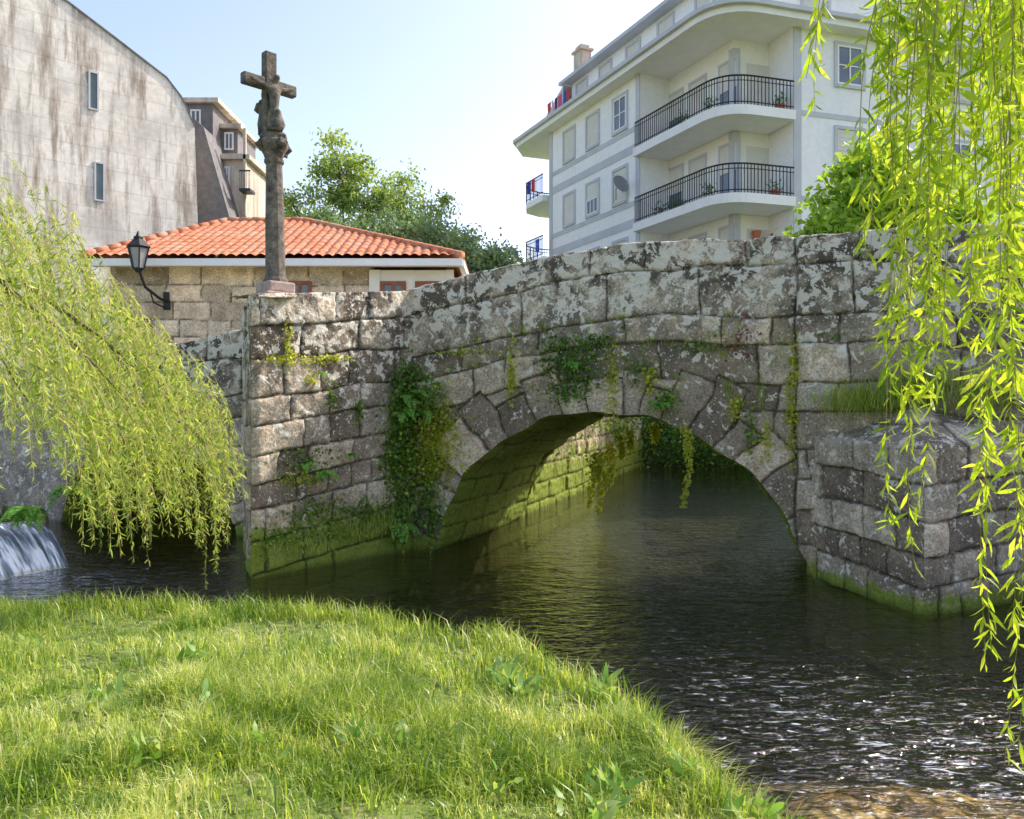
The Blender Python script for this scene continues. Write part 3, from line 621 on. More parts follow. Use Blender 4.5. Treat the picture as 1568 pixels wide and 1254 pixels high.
for (u_,z_,su,sz,n,t) in ((-.12,2.45,.18,.22,480,.6),(.08,1.95,.20,.25,620,.75),(.02,1.5,.22,.22,620,.75),(-.15,1.0,.15,.25,360,.67),(0,.6,.1,.22,260,.5),(2.0,3.0,.16,.14,150,.25),(2.45,2.95,.20,.18,280,.4),(2.3,2.55,.2,.1,180,.45),(2.1,3.3,.12,.1,100,.35),(2.7,3.3,.14,.08,100,.35),(3.3,2.9,.15,.12,70,.5),(3.75,2.45,.1,.08,120,.6),(1.35,2.85,.02,.22,90,.8),(1.4,2.9,.04,.25,60,.8),(5.45,2.3,.04,.4,170,.75),(5.1,1.9,.06,.15,70,.8),(6.1,3.3,.2,.04,50,.6),(5.9,1.6,.06,.06,40,.6),(4.9,2.0,.05,.2,80,.6),(5.5,2.9,.05,.2,80,.75),(2.95,2.65,.05,.3,150,.75),(3.5,2.75,.05,.12,80,.8),(4.7,2.35,.05,.1,70,.8),(.6,3.2,.3,.02,60,.7),(4.2,3.2,.2,.03,50,.6)):
    clump(ivy if t<.7 else vine,wp,u_,z_,su,sz,n,.052,.07,t)
for (u_,z_,su,sz,n,t) in ((.55,3.2,.03,.15,80,.8),(.7,3.0,.28,.03,160,.8),(1.3,3.05,.2,.02,80,.8),(.9,2.75,.05,.05,50,.8),(.9,1.55,.25,.14,240,.45),(.7,1.3,.2,.05,90,.8),(1.3,2.45,.06,.1,60,.5),(1.8,2.3,.05,.1,60,.5),(1.0,.85,.3,.1,220,.5),(1.9,.75,.3,.12,280,.55),(.4,.55,.2,.1,140,.6),(1.2,.5,.4,.1,300,.62)):
    clump(ivy if t<.65 else vine,pp,u_,z_,su,sz,n,.045,.04,t)
ivy.build('ivy',M_ivy); 
M_red=leafmat('red_leaves',(.14,.04,.03),(.30,.07,.05),(.16,.16,.05),.3)
rd=Leaves(); clump(rd,wp,4.75,3.3,.16,.13,130,.04,.04,.4); rd.build('red_creeper',M_red)
def hang(p,length,n,w=.04,ls=.05):
    p=np.array(p,float); t=rng.random(n)*length; P=np.stack([p[0]+.05*np.sin(t*4)+rng.normal(0,w,n)*(1-t/length*.6),p[1]+rng.normal(0,w,n),p[2]-t],1)
    vine.add(P,rng.normal(0,.7,(n,3))+np.array([0,0,-.6]),ls*rng.uniform(.6,1.2,n),ls*.7,np.clip(rng.normal(.8,.2,n),0,1),.1)
hang(at(1052,655,11.45),1.12,270,.032,.055); hang(at(1045,650,11.45),.5,90)
for px,y0,ln in ((922,690,1.15),(903,700,.95),(934,680,.8),(912,690,.6),(948,665,.45),(962,655,.4),(1000,650,.3)):
    hang(at(px,y0,15.2),ln,170,.045,.08)
vine.build('trailing_vines',M_vine)
M_fern=leafmat('fern_fronds',(.07,.22,.03),(.17,.40,.07),(.34,.52,.12),.45)
def fern(p,out,n=9,L=.4,name='fern'):
    l=Leaves(); out=np.array(out)
    for k in range(n):
        side=np.array([out[1],-out[0],0])*rng.uniform(-1.2,1.2); d=out+side+np.array([0,0,rng.uniform(.1,1.2)]); d/=np.linalg.norm(d); q=np.array(p,float); ll=L*rng.uniform(.6,1.1)
        for i in range(16):
            q=q+d*ll/16; d=d+np.array([0,0,-.11]); d/=np.linalg.norm(d); s_=np.cross(d,[0,0,1]); s_/=np.linalg.norm(s_)+1e-6
            w_=.11*ll/.4*(1-i/17)*min(1,(i+2)/5)*1.3
            for sg in (-1,1): l.add(q[None],(s_*sg+d*.5)[None],w_,ll/11,rng.uniform(.3,.9),.0)
    l.build(name,M_fern)
fo=(-NW[0],-NW[1],0); po=(op[0],op[1],0)
for (fn,u_,z_,n,L_) in ((pp,2.7,2.45,10,.5),(pp,2.6,2.2,10,.45),(pp,2.5,.4,11,.5),(pp,1.05,1.35,9,.36),(pp,.75,1.5,6,.25),(wp,3.7,2.35,8,.3),(wp,-.1,2.2,8,.4),(wp,2.35,2.95,8,.3),(pp,1.0,2.8,6,.18),(pp,1.5,1.6,6,.22)):
    fern(fn(u_,z_,.14),po if fn is pp else fo,n,L_)
fern((-7.3,12.2,.7),(.3,-.9,0),12,.6); fern((-6.9,12.6,1.0),(.3,-.9,0),12,.55)
gt=Leaves()
def tuft(p,n,h,sp):
    P=np.array(p)+rng.normal(0,1,(n,3))*np.array(sp); gt.blades(P,h*rng.uniform(.5,1.2,n),.007,rng.uniform(.2,1.2,n),np.clip(rng.normal(.4,.2,n),0,1))
tuft(wp(6.5,2.35,.25),1500,.28,(.38,.14,.08)); tuft(wp(7.1,2.55,.15),900,.3,(.3,.1,.12)); tuft(wp(7.8,2.4,.2),700,.3,(.4,.1,.1))
for k in range(40):
    u_=rng.uniform(.2,5.4); tuft(wp(u_,top(u_)-rng.choice([1.12,1.5,2.02]),.05),12,.18,(.03,.01,.01))
for u_,z_ in ((5.05,2.4),(5.2,2.9),(5.4,2.6),(1.35,2.7),(4.6,2.5)): tuft(wp(u_,z_,.06),22,.42,(.03,.02,.06))
tuft(pp(1.7,.45,.08),700,.12,(.3,.25,.06)); tuft(pp(.7,.35,.08),460,.1,(.2,.2,.05)); tuft(pp(2.2,.55,.08),460,.12,(.2,.2,.1))
tuft(((C2+C3)/2).tolist()+[.22],260,.08,(.3,.13,.06))
gt.build('wall_grass_tufts',M_grass)
# ---------------------------------------------------------------- trees
def tree(name,base,H,crown,seed,mat,nl,ls,trunk_r=.18,clus=.45,nb=60):
    r=np.random.default_rng(seed); e=empty(name); b=Acc(); L=Leaves(); base=np.array(base,float)
    tp=base+np.array([0,0,H*.62]); b.tube([base,base+np.array([.1,.05,H*.3]),tp],[trunk_r,trunk_r*.75,trunk_r*.4],8)
    per=nl//(nb*len(crown))
    for (cx_,cy_,cz_,rx,ry,rz) in crown:
        c_=base+np.array([cx_,cy_,cz_]); st=base+np.array([0,0,H*.3])+(c_-base-np.array([0,0,H*.3]))*.35
        b.tube([base+np.array([0,0,H*.28]),st,c_],[trunk_r*.5,trunk_r*.35,trunk_r*.2],5)
        for k in range(nb):
            d=r.normal(size=3); d/=np.linalg.norm(d); q=r.uniform(.45,1.0)**.6; t=c_+d*np.array([rx,ry,rz])*q*(.8+.4*r.random())
            m_=(c_+t)/2+r.normal(0,.12,3)*rx*.5
            b.tube([c_-np.array([0,0,rz*.4]),m_,t],[trunk_r*.16,trunk_r*.09,.008],4,False)
            n=int(per*r.uniform(.3,1.7)); P=t+r.normal(0,1,(n,3))*np.array([clus,clus,clus*.6])*r.uniform(.5,1.2)
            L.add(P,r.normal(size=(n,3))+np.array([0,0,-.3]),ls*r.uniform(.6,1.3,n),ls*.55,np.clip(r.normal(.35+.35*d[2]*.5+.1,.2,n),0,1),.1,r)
    L.build('foliage',mat,e); b.build('trunk_and_limbs',M_bark,e,True)
p=at(530,400,35)
tree('birch_tree',(p[0],35,2),13,[(-.2,0,10.7,1.1,1.2,1.7),(-1.8,0,8.5,1.2,1.0,1.3),(1.0,0,9.2,1.2,1.1,1.4),(-.3,0,7.2,1.9,1.5,1.4),(-2.3,0,6.5,1.2,1,1.2)],21,M_tree,14000,.19,clus=.34,nb=30)
p=at(625,400,37)
tree('birch_tree',(p[0],37,2),12,[(-.4,0,9.6,.8,.8,1.9),(.9,0,8.4,1.1,1.0,1.7),(0,0,6.8,1.6,1.3,1.2)],22,M_tree,6200,.17,clus=.36,nb=30,trunk_r=.2)
for i,(px,py,d,rx,rz) in enumerate(((665,365,27,1.2,.9),(715,390,26,.9,.8),(605,350,30,1.3,1.0),(755,402,25,.7,.6),(500,350,31,1.3,.9))):
    p=at(px,py,d); tree('garden_tree',(p[0],d,2),p[2]-1,[(0,0,p[2]-2.2,rx,rx,rz),(.5,0,p[2]-3.2,rx*1.1,rx,rz)],30+i,M_tree2,5000,.15,clus=.34,nb=26)
p=at(1350,280,17.5)
tree('chestnut_tree',(p[0],17.5,2),6.5,[(0,0,4.9,1.2,1.3,1.1),(-.95,0,3.5,1.0,1.1,1.0),(.8,0,4.2,1.4,1.3,1.4),(1.9,.3,3.4,1.4,1.3,1.3),(-.3,-.4,3.0,1.6,1.1,.8)],41,M_treeR,19000,.19,clus=.25,nb=40)
bl=Leaves()
for k in range(150):
    u_=rng.uniform(-3,10); w_=rng.uniform(17.2,20.5); z_=abs(rng.normal(.2,1.3)); q=L0+EU*u_+NW*w_
    n=110; P=np.array([q[0],q[1],z_])+rng.normal(0,.4,(n,3)); bl.add(P,rng.normal(size=(n,3)),.16*rng.uniform(.6,1.3,n),.08,np.clip(rng.normal(.5,.25,n),0,1),.1)
for k in range(60):
    side=rng.choice([-.3,6.0]); w_=rng.uniform(6,17); z_=rng.uniform(1.3,3.2); q=L0+EU*side+NW*w_
    n=90; P=np.array([q[0],q[1],z_])+rng.normal(0,.3,(n,3)); bl.add(P,rng.normal(size=(n,3))-np.array([0,0,.5]),.13*rng.uniform(.6,1.3,n),.07,np.clip(rng.normal(.5,.25,n),0,1),.1)
bl.build('riverbank_shrubs',M_ivy)
# ---------------------------------------------------------------- tiled-roof house
hs=empty('tiled_roof_house')
hx0,hx1,hy0,hy1=-10.7,-1.25,20.0,28.0; ze=5.98; zr=7.75; rx0,rx1,ry=-8.5,-6.2,24.0
def roof_face(name,e0,e1,r0,r1):
    e0,e1,r0,r1=[np.array(p,float) for p in (e0,e1,r0,r1)]
    Lu=np.linalg.norm(e1-e0); ex=(e1-e0)/Lu; up=(r0-e0)-ex*((r0-e0)@ex); Lv=np.linalg.norm(up); ey=up/Lv; n=np.cross(ex,ey)
    if n[2]<0: n=-n
    nu=int(Lu/.035); nv=int(Lv/.05); A_,B_=np.meshgrid(np.linspace(0,Lu,nu),np.linspace(0,Lv,nv),indexing='ij')
    lo=((r0-e0)@ex)/Lv*B_; hi=Lu+(((r1-e1)@ex)/Lv*B_); keep=(A_>=lo-.04)&(A_<=hi+.04); k=keep[:-1,:-1]&keep[1:,1:]
    h=.065*np.abs(np.sin(A_*math.pi/.24))**.7*1.0+.035*(1-((B_/.36)%1))+.025*(vn(A_/.24,B_/.36,3))
    P=e0+A_[...,None]*ex+B_[...,None]*ey+h[...,None]*n
    mesh_np(name,P,[grid_faces(nu,nv,k)],M_tile,hs,False)
roof_face('roof_front',(hx0,hy0,ze),(hx1,hy0,ze),(rx0,ry,zr),(rx1,ry,zr))
roof_face('roof_right',(hx1,hy0,ze),(hx1,hy1,ze),(rx1,ry,zr),(rx1,ry,zr))
roof_face('roof_left',(hx0,hy1,ze),(hx0,hy0,ze),(rx0,ry,zr),(rx0,ry,zr))
roof_face('roof_back',(hx1,hy1,ze),(hx0,hy1,ze),(rx1,ry,zr),(rx0,ry,zr))
a=Acc()
for q0_,q1_ in (((hx0,hy0,ze),(rx0,ry,zr)),((hx1,hy0,ze),(rx1,ry,zr)),((rx0,ry,zr),(rx1,ry,zr)),((hx1,hy1,ze),(rx1,ry,zr))):
    q0_=np.array(q0_);q1_=np.array(q1_); n=max(3,int(np.linalg.norm(q1_-q0_)/.35))
    for i in range(n):
        s0=q0_+(q1_-q0_)*i/n; s1=q0_+(q1_-q0_)*(i+1.1)/n; a.tube([s0+[0,0,.05],s1+[0,0,.07]],[.12,.09],8)
a.build('ridge_tiles',M_tile,hs,True)
I2=(np.array([0.,0.]),np.array([1.,0.]),np.array([0.,1.]))
a=Acc(); a.box(I2,hx0-.02,hx1+.02,hy0-.05,hy0+.08,ze-.2,ze-.02); a.box(I2,hx1-.08,hx1+.05,hy0+.09,hy1,ze-.2,ze-.02); a.box(I2,hx0,hx1-.1,hy0+.09,hy0+.6,ze-.13,ze-.05)
a.build('eaves_fascia',M_whitep,hs)
wy=hy0+.6; xw=(575-784)/F*wy
pier_face('stone_wall',(hx0+.4,wy),(xw-.1,wy),ze-.1,ze-.1,1.8,91,hs,[-.3,.5,.95,1.4,1.85,2.3,2.75,3.2,3.7,4.2],(.5,1.1),0,lambda U,Z:0*U,lambda U,Z:.0*U,.04,.5,M_house)
a=Acc(); a.box(I2,hx0+.5,xw-.12,wy+.08,hy1-.5,1.8,ze-.1); a.build('inner_walls',M_cream,hs)
a=Acc(); a.box(I2,xw-.09,hx1-.3,wy-.02,hy1-.6,1.8,ze-.21); a.box(I2,xw-.15,xw+.12,wy-.08,wy-.025,1.8,ze-.21); a.box(I2,hx1-.42,hx1-.24,wy-.09,wy-.022,1.8,ze-.21); a.build('rendered_walls',M_whitep,hs)
def win(accF,accG,fr,a0,a1,z0,z1,out,t=.08,mull=1):
    o,ex,ey=fr
    accG.box(fr,a0+t*.3,a1-t*.3,out,out+.012,z0+t*.3,z1-t*.3)
    accF.box(fr,a0,a0+t,out,out+.05,z0,z1); accF.box(fr,a1-t,a1,out,out+.05,z0,z1)
    accF.box(fr,a0+t,a1-t,out,out+.048,z0,z0+t); accF.box(fr,a0+t,a1-t,out,out+.048,z1-t,z1)
    for k in range(mull):
        m=a0+(a1-a0)*(k+1)/(mull+1); accF.box(fr,m-t*.4,m+t*.4,out+.013,out+.045,z0+t,z1-t)
fA=(np.array([0.,wy]),np.array([1.,0.]),np.array([0.,-1.])); F1=Acc();G1=Acc()
for p0_,p1_,o_ in ((583,622,.025),(636,680,.025),(442,478,.06)):
    win(F1,G1,fA,(p0_-784)/F*wy,(p1_-784)/F*wy,ze-1.75,ze-.5,o_,.09)
F1.build('window_frames',M_brown,hs); G1.build('window_panes',M_glass,hs)
ln=empty('wall_lantern'); lp=np.array([(212-784)/F*19.3,19.3]); fl=(lp,np.array([1.,0]),np.array([0.,1.]))
a=Acc(); a.tube([(lp[0]+.15,wy-.02,4.95),(lp[0]+.1,wy-.35,5.0),(lp[0]+.02,19.6,5.2),(lp[0],19.35,5.55)],.035,6); a.box((np.array([lp[0]+.15,wy-.06]),fl[1],fl[2]),-.08,.08,-.03,.03,4.75,5.2)
a.tube([(lp[0]+.12,wy-.05,4.8),(lp[0]+.1,19.9,4.85),(lp[0]+.1,19.7,5.1)],.02,6)
def frus(acc,z0,r0,z1,r1,n=6):
    V=[(lp[0]+r*math.cos(2*math.pi*k/n),19.3+r*math.sin(2*math.pi*k/n),z) for z,r in ((z0,r0),(z1,r1)) for k in range(n)]
    acc.add(V,[(k,(k+1)%n,n+(k+1)%n,n+k) for k in range(n)]+[tuple(range(n))[::-1],tuple(range(n,2*n))])
frus(a,5.5,.06,5.6,.14); frus(a,6.12,.30,6.32,.10); frus(a,6.32,.12,6.36,.12); frus(a,6.36,.08,6.5,.02); frus(a,6.08,.27,6.12,.30)
for k in range(6):
    t=2*math.pi*k/6; a.tube([(lp[0]+.14*math.cos(t),19.3+.14*math.sin(t),5.6),(lp[0]+.25*math.cos(t),19.3+.25*math.sin(t),6.1)],.018,4)
a.build('lantern_frame',M_iron,ln)
a=Acc(); frus(a,5.61,.12,6.08,.23); a.build('lantern_glass',plain('lantern_glass',(.35,.36,.36),.2,.1,3),ln)
# ---------------------------------------------------------------- concrete building left
cb=empty('concrete_building'); Pn=np.array([-19.,27.5]); Dn=np.array([.74,.67])
def cp(px,py):
    q=hit(px,Pn,Dn); return np.array([q[0],q[1],2.4+(615-py)/F*q[1]])
poly=[cp(-120,620),cp(-120,-120),cp(-40,-50),cp(60,-22),cp(105,5),cp(180,62),cp(255,120),cp(278,150),cp(298,195),cp(303,340),cp(303,620)]
dn_=np.array([Dn[0],Dn[1]])/np.hypot(*Dn); inn=np.array([-dn_[1],dn_[0],0])
a=Acc(); a.ext(poly,inn*9); a.build('walls',M_conc,cb)
a=Acc()
for i in range(1,8):
    q0_,q1_=poly[i],poly[i+1]; 
    a.ext([q0_-inn*.06,q1_-inn*.06,q1_-inn*.06+[0,0,.06],q0_-inn*.06+[0,0,.06]],inn*9.3)
a.build('roof_edge',M_slate,cb)
F1=Acc();G1=Acc()
for (x0,x1,y0,y1) in ((135,151,108,167),(144,160,247,307)):
    q0_=cp(x0,y0);q1_=cp(x1,y1)
    k0=(q0_[:2]-Pn)@dn_; k1=(q1_[:2]-Pn)@dn_; win(F1,G1,(Pn,dn_,-inn[:2]),k0,k1,cp(x0,y1)[2],q0_[2],.01,.06,0)
F1.build('window_frames',M_grey,cb); G1.build('window_panes',plain('teal_glass',(.08,.12,.12),.15,.2,2,.6),cb)
dh=empty('dormered_house')
def pbox(acc,x0,x1,y0,y1,d,dep,skew=0):
    A0=at(x0,y0,d);B0=at(x1,y1,d); acc.box(I2,A0[0],B0[0],d,d+dep,B0[2],A0[2])
a=Acc(); pbox(a,330,377,235,620,35.5,5); a.build('walls',M_cream,dh)
a=Acc(); 
q=[at(296,180,34),at(312,195,34),at(352,335,34),at(352,620,34),at(296,620,34)]; a.ext(q,np.array([0,6,0])); 
pbox(a,279,326,157,215,35,3); pbox(a,338,364,196,238,36,2.5); a.build('slate_roof',M_slate,dh)
a=Acc(); pbox(a,275,334,149,156,34.8,3.6); pbox(a,335,369,189,195,35.8,3); pbox(a,328,382,236,243,35.3,5.5); pbox(a,372,376,196,330,35.3,.15); a.build('cornices',M_cream,dh)
F1=Acc();G1=Acc(); 
for x0,x1,y0,y1,d in ((292,308,168,205,34.99),(344,358,203,230,35.99),(343,352,255,285,35.49),(343,352,300,330,35.49)):
    A0=at(x0,y0,d);B0=at(x1,y1,d); win(F1,G1,(np.array([0.,d]),np.array([1.,0]),np.array([0.,-1.])),A0[0],B0[0],B0[2],A0[2],.01,.07)
F1.build('window_frames',M_whitep,dh); G1.build('window_panes',M_glass,dh)
a=Acc(); pbox(a,366,383,288,292,34.8,.7)
for k in range(7): pbox(a,367+k*2.5,367.6+k*2.5,262,288,34.8,.03)
pbox(a,366,383,260,262,34.8,.04); a.build('balcony',M_iron,dh)
# ---------------------------------------------------------------- apartment building
ab=empty('apartment_building'); Sc=1.12
K=np.array([7.0,26.4])*Sc; av=np.array([-.41,.912]); av/=np.linalg.norm(av); bv=np.array([.957,.29]); bv/=np.linalg.norm(bv)
nL=np.array([av[1],-av[0]]); nR=np.array([-bv[1],bv[0]])
def Z_(z): return 2.4+(z-2.4)*Sc
def off(dL,dR):
    M=np.array([nL,nR]); return K+np.linalg.solve(M,np.array([dL,dR])*Sc)
def LP(s,i=0): return K+av*s*Sc+nL*i*Sc
def RP(t,i=0): return K+bv*t*Sc+nR*i*Sc
R0=1.35
body=[LP(5.0),LP(5.0,R0),off(R0,R0),RP(2.6,R0),RP(2.6),RP(26),RP(26,13),LP(15.5,12),LP(15.5,1.5),LP(12.7,1.5),LP(12.7)]
a=Acc(); a.prism(body,1.5,Z_(15.05)); a.build('walls',M_white,ab)
def rounded(o,s_end,t_end,ri=1.15):
    p0=LP(s_end,-o); p1=RP(t_end,-o); kc=off(-o,-o); a0=kc+(p0-kc)/np.linalg.norm(p0-kc)*ri*Sc; a1=kc+(p1-kc)/np.linalg.norm(p1-kc)*ri*Sc
    return [p0]+[(1-t)**2*a0+2*t*(1-t)*kc+t*t*a1 for t in np.linspace(0,1,10)]+[p1]
floors=[12.17,9.27,6.37,3.47]
sl=Acc(); ir=Acc(); bands=Acc()
for z in floors:
    pts=rounded(.25,5.15,2.55); poly=pts+[RP(2.55,R0-.01),off(R0-.01,R0-.01),LP(5.15,R0-.01)]
    sl.prism(poly,Z_(z-.32),Z_(z))
    fp_=[LP(12.75,-.35),LP(14.6,-.35),LP(15.5,.1),LP(15.9,1.0),LP(15.9,1.6),LP(12.75,1.48)]; sl.prism(fp_,Z_(z-.28),Z_(z))
    for pl in (rounded(.18,5.1,2.52),fp_[:5]):
        seg=[np.array(p) for p in pl]; 
        ir.tube([(p[0],p[1],Z_(z+.98)) for p in seg],.035,5); ir.tube([(p[0],p[1],Z_(z+.12)) for p in seg],.022,4); ir.tube([(p[0],p[1],Z_(z+.82)) for p in seg],.018,4)
        for p,q in zip(seg[:-1],seg[1:]):
            L_=np.linalg.norm(q-p); n=max(1,int(round(L_/.15)))
            for i in range(n):
                c_=p+(q-p)*i/n; ir.box((c_,np.array([1.,0]),np.array([0.,1.])),-.015,.015,-.015,.015,Z_(z+.02),Z_(z+.96))
sl.build('balcony_slabs',M_whitep,ab); ir.build('balcony_railings',M_iron,ab)
a=Acc(); pts=rounded(.6,12.7,26,ri=1.6); 
cor=pts+[RP(26,12.5),LP(16,11.5),LP(16.4,.3),LP(15.2,-.6)]
a.prism(cor,Z_(15.052),Z_(15.27)); a.build('cornice',M_whitep,ab)
a=Acc(); pts=rounded(.75,12.7,26,ri=1.6); cor2=pts+[RP(26,12.6),LP(16.1,11.6),LP(16.6,.3),LP(15.3,-.75)]
a.prism(cor2,Z_(15.272),Z_(15.42)); a.build('roof_lip',M_grey,ab)
att=[LP(12.2,.9),off(.9,.9),RP(26,.9),RP(26,11),LP(12.2,10)]
a=Acc(); a.prism(att,Z_(15.422),Z_(17.35)); a.build('attic_walls',M_white,ab)
a=Acc(); att2=[LP(12.6,.4),off(.4,.4),RP(26,.4),RP(26,11.5),LP(12.6,10.5)]; a.prism(att2,Z_(17.352),Z_(17.5)); a.build('attic_eaves',M_grey,ab)
n=5; rp=[LP(9,5),off(5,5),RP(24,5),RP(24,6.5),LP(9,6)]
a=Acc(); V=[(p[0],p[1],Z_(17.502)) for p in att2]+[(p[0],p[1],Z_(19.0)) for p in rp]; a.add(V,[(i,(i+1)%n,n+(i+1)%n,n+i) for i in range(n)]+[tuple(range(n,2*n))])
a.build('roof',plain('old_roof_tiles',(.36,.23,.16),.9,.35,5),ab)
a=Acc(); V=[(*LP(12.3,.5),Z_(17.3)),(*LP(14.8,.2),Z_(15.55)),(*LP(14.8,6),Z_(15.55)),(*LP(12.3,6),Z_(17.3))]; a.add(V,[(0,1,2,3)]); V2=[(*LP(12.3,.5),Z_(15.53)),(*LP(12.3,.5),Z_(17.3)),(*LP(14.8,.2),Z_(15.55))]; a.add(V2,[(0,1,2)])
a.build('end_roof_slope',M_grey,ab)
a=Acc(); fc=(LP(11.9,1.3),av,nL); a.box(fc,-.4,.4,-.3,.3,Z_(17.3),Z_(18.8)); a.box(fc,-.5,.5,-.4,.4,Z_(18.802),Z_(18.9)); a.box(fc,-.3,.3,-.25,.25,Z_(18.902),Z_(19.1)); a.build('chimney',M_cream,ab)
fL=(K,av,-nL); fR=(K,bv,-nR); FR=Acc(); SH=Acc(); GL=Acc(); WF=Acc(); RC=Acc()
def bwin(fr,c,zc,w_,h_,kind):
    c*=Sc; w_*=Sc/2; z0,z1=Z_(zc-h_/2),Z_(zc+h_/2); t=.13
    FR.box(fr,c-w_-t,c-w_,-.01,.06,z0-t,z1+t); FR.box(fr,c+w_,c+w_+t,-.01,.06,z0-t,z1+t); FR.box(fr,c-w_,c+w_,-.01,.06,z1,z1+t); FR.box(fr,c-w_-t*.0,c+w_,-.01,.09,z0-t,z0)
    if kind=='s':
        SH.box(fr,c-w_,c+w_,-.01,.012,z0,z1)
        for k in range(9): zz_=z0+(z1-z0)*k/9; SH.box(fr,c-w_,c+w_,.012,.02,zz_+.02,zz_+(z1-z0)/9-.015)
    elif kind=='g':
        win(WF,GL,fr,c-w_,c+w_,z0,z1,.005,.07,1)
        WF.box(fr,c-w_+.07,c+w_-.07,.014,.03,(z0+z1)/2-.02,(z0+z1)/2+.02)
    else:
        SH.box(fr,c-w_,c+w_,-.01,.03,(z0+z1)/2,z1); win(WF,GL,fr,c-w_,c+w_,z0,(z0+z1)/2-.002,.005,.06,2)
kL=['g','s','s','s','h','s','s','s','g','s','h','s']; kR=['g','s','g','s','s','s','g','s','s','g']; ki=0; kj=0
for fi,z in enumerate(floors):
    for s_ in (6.45,8.65,10.76):
        bwin(fL,s_,z+1.8,.95,1.3,kL[ki%12]); ki+=1
    for t_ in (4.9,9.7,12.5,15.5,18.5): bwin(fR,t_,z+1.85,1.05,1.35,kR[kj%10]); kj+=1
for z in floors:
    bands.box(fL,5.3*Sc,12.41*Sc,.001,.028,Z_(z-.05),Z_(z+.28)); bands.box(fR,2.95*Sc,26*Sc,.001,.028,Z_(z-.05),Z_(z+.12))
    bands.box(fL,5.3*Sc,12.41*Sc,.001,.026,Z_(z+.78),Z_(z+.98))
zT=Z_(15.04)
for a0,a1 in ((5.01,5.28),(12.42,12.70)): bands.box(fL,a0*Sc,a1*Sc,.002,.05,1.6,zT)
bands.box(fR,2.62*Sc,2.92*Sc,.002,.05,1.6,zT); bands.box(fR,6.6*Sc,6.8*Sc,.002,.04,1.6,zT)
fLi=(K+nL*R0*Sc,av,-nL); fRi=(K+nR*R0*Sc,bv,-nR)
kc=off(R0,R0); s0=(kc-fLi[0])@av/Sc; t0=(kc-fRi[0])@bv/Sc
for z in floors:
    z0,z1=Z_(z)+.002,Z_(z+2.56)
    RC.box(fLi,(s0+.25)*Sc,4.98*Sc,.001,.012,z0,z1); RC.box(fRi,(t0+.25)*Sc,2.58*Sc,.001,.012,z0,z1)
    bands.box(fLi,(s0+.0)*Sc,(s0+.22)*Sc,.002,.06,z0,z1); bands.box(fRi,(t0+.0)*Sc-.06,(t0+.22)*Sc,.002,.06,z0,z1)
    for s_ in (1.45,3.2,4.6):
        c=s_*Sc; w_=.45*Sc
        FR.box(fLi,c-w_-.1,c-w_,.0,.05,z0,Z_(z+2.15)); FR.box(fLi,c+w_,c+w_+.1,.0,.05,z0,Z_(z+2.15)); FR.box(fLi,c-w_-.1,c+w_+.1,.0,.055,Z_(z+2.15)+.001,Z_(z+2.25))
        if s_==3.2 or z<9: SH.box(fLi,c-w_,c+w_,.0,.02,z0,Z_(z+2.15))
        else:
            SH.box(fLi,c-w_,c+w_,.0,.03,Z_(z+1.2),Z_(z+2.15)); GL.box(fLi,c-w_,c+w_,.0,.015,z0,Z_(z+1.2)-.002)
    SH.box(fRi,(t0+.5)*Sc,(t0+1.5)*Sc,.0,.02,Z_(z+.3),Z_(z+2.1))
    fE=(LP(12.7,1.5),av,-nL)
    GL.box(fE,.5,1.6,.0,.02,Z_(z)+.01,Z_(z+2.1)); 
for s_ in (2.2,4.6,6.9,9.1,11.2): bwin((K+nL*.9*Sc,av,-nL),s_,16.6,.9,1.0,'h' if s_<5 else 's')
for t_ in (4.2,8.8,12,15.5): bwin((K+nR*.9*Sc,bv,-nR),t_,16.6,1.0,1.0,'s')
RC.build('loggia_walls',M_recess,ab)
FR.build('window_surrounds',M_grey,ab); SH.build('roller_shutters',M_shut,ab); GL.build('window_glass',M_glass,ab); WF.build('window_frames',M_whitep,ab); bands.build('facade_bands',M_grey,ab)
def dish(p,R=.42):
    e=empty('satellite_dish'); a=Acc(); V=[];n=14; p=np.array(p); ax=np.array([.5,-.8,.35]); ax/=np.linalg.norm(ax); s=np.cross(ax,[0,0,1]); s/=np.linalg.norm(s); t=np.cross(s,ax)
    for i in range(5):
        rr=R*i/4+.001
        for k in range(n): th=2*math.pi*k/n; V.append(p+rr*(s*math.cos(th)+t*math.sin(th))+ax*(rr*rr*.5))
    a.add(V,[(i*n+k,i*n+(k+1)%n,(i+1)*n+(k+1)%n,(i+1)*n+k) for i in range(4) for k in range(n)]); a.tube([p-t*R,p+ax*.4],.015,5); a.tube([p,p-ax*.3,p-ax*.3-np.array([0,0,.5])],.025,5)
    a.build('dish',plain('dish_grey',(.25,.26,.28),.5,.1,3),e)
q=LP(5.75,-.45); dish((q[0],q[1],Z_(10.9))); q=LP(16.0,-.5); dish((q[0],q[1],Z_(9.9)))
pt=Acc(); 
for t_,z in ((.35,11.0-.0),(.75,10.65),(1.1,10.95)):
    p=RP(t0+.45+t_,R0-.16); pt.tube([(p[0],p[1],Z_(z-2.9)),(p[0],p[1],Z_(z-2.9)+.3)],[.12,.2],8)
for t_,z in ((2.2,12.17),(2.0,9.27)): p=RP(t_,.15); pt.tube([(p[0],p[1],Z_(z)),(p[0],p[1],Z_(z)+.3)],[.15,.22],8)
fpots=empty('flower_pots'); pt.build('pots',plain('terracotta',(.5,.17,.09),.8,.1,3),fpots)
bp=Leaves()
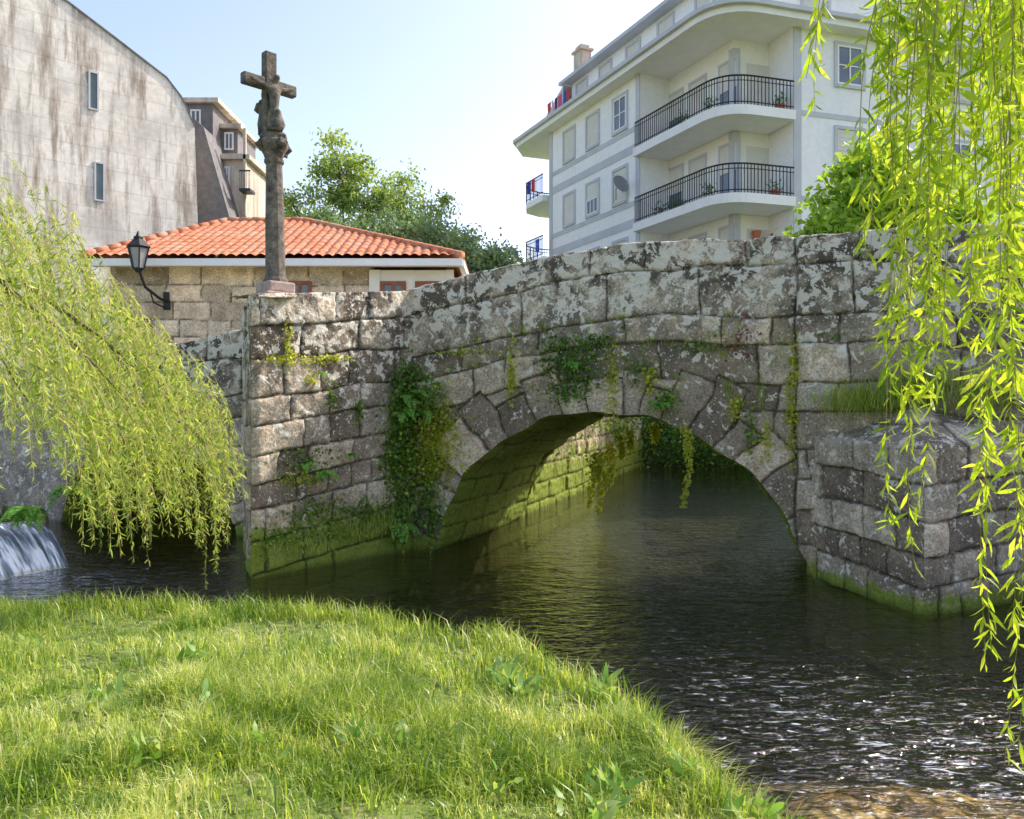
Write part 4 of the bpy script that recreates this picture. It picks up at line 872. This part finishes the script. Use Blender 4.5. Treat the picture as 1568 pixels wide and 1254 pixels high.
for s_,z in ((.9,12.17),(2.4,12.17),(1.0,9.27),(2.8,9.27),(3.9,9.27)):
    q=LP(s_,.1); n=70; bp.add(np.array([q[0],q[1],Z_(z)+.35])+rng.normal(0,.13,(n,3)),rng.normal(size=(n,3))+[0,0,.5],.16,.05,rng.random(n)*.6,.1)
for t_,z in ((2.2,12.17),(2.0,9.27)):
    q=RP(t_,.15); n=60; bp.add(np.array([q[0],q[1],Z_(z)+.45])+rng.normal(0,.14,(n,3)),rng.normal(size=(n,3))+[0,0,.5],.16,.05,rng.random(n)*.6,.1)
bp.build('plants',M_ivy,fpots)
cols=[(.5,.05,.06),(.05,.08,.35),(.6,.1,.2),(.04,.04,.05),(.55,.5,.5)]
ld=empty('laundry'); lw_=[.35,.22,.42,.28,.2,.38]; A0=10.9
for k in range(6):
    a=Acc(); z=16.15
    q0_=LP(A0,.1); q1_=LP(A0+lw_[k],.1); hh=.35+.25*((k*37)%5)/5; V=[(*q0_,Z_(z+.5)),(*q1_,Z_(z+.47)),(*(q1_+.03),Z_(z+.4-hh*1.1)),(*(q0_+(q1_-q0_)*.5),Z_(z+.33-hh)),(*(q0_-.02),Z_(z+.4-hh))]; a.add(V,[(0,1,2,3,4)]); a.build('cloth',plain('cloth',cols[k%5],.9,.1,4),ld); A0+=lw_[k]+.05+.08*(k%2)
for k,(c_,z) in enumerate((((.05,.10,.5),9.9),((.5,.05,.05),12.9),((.04,.05,.3),12.9))):
    a=Acc(); q0_=LP(13+k*.5,-.4); q1_=LP(13.4+k*.5,-.4); a.add([(*q0_,Z_(z+.25)),(*q1_,Z_(z+.25)),(*q1_,Z_(z-.35)),(*q0_,Z_(z-.42))],[(0,1,2,3)]); a.build('cloth',plain('cloth',c_,.9,.1,4),ld)
# ---------------------------------------------------------------- sky, sun, camera
sc=bpy.context.scene
W=bpy.data.worlds.new('World'); sc.world=W; W.use_nodes=True; nt=W.node_tree; nt.nodes.clear()
out=nt.nodes.new('ShaderNodeOutputWorld'); bg=nt.nodes.new('ShaderNodeBackground'); sky=nt.nodes.new('ShaderNodeTexSky')
sky.sky_type='NISHITA'; sky.sun_disc=False; el=math.radians(43); az=math.radians(60)
sky.sun_elevation=el; sky.sun_rotation=az; sky.air_density=1.0; sky.dust_density=2.3; sky.ozone_density=1.6
hz=nd(nt,'ShaderNodeMixRGB',{0:1.0,1:sky.outputs[0],2:(2.55,2.25,2.18,1)},blend_type='MULTIPLY')
bg.inputs[1].default_value=.15; nt.links.new(hz.outputs[0],bg.inputs[0]); nt.links.new(bg.outputs[0],out.inputs[0])
sd_=Vector((math.sin(az)*math.cos(el),math.cos(az)*math.cos(el),math.sin(el)))
s=bpy.data.lights.new('sun','SUN'); s.energy=5.0; s.angle=math.radians(.5); s.color=(1,.95,.86)
so=bpy.data.objects.new('sun',s); so.rotation_euler=sd_.to_track_quat('Z','Y').to_euler(); link(so)
cam=bpy.data.cameras.new('camera'); co=bpy.data.objects.new('camera',cam); link(co); co.location=(0,0,2.4); co.rotation_euler=(math.radians(90),0,0)
cam.sensor_width=36; cam.lens=36*F/1568; cam.shift_y=-12/1568; cam.clip_end=3000; cam.clip_start=.05
sc.camera=co
sc.view_settings.view_transform='Standard'; sc.view_settings.look='None'; sc.view_settings.exposure=0
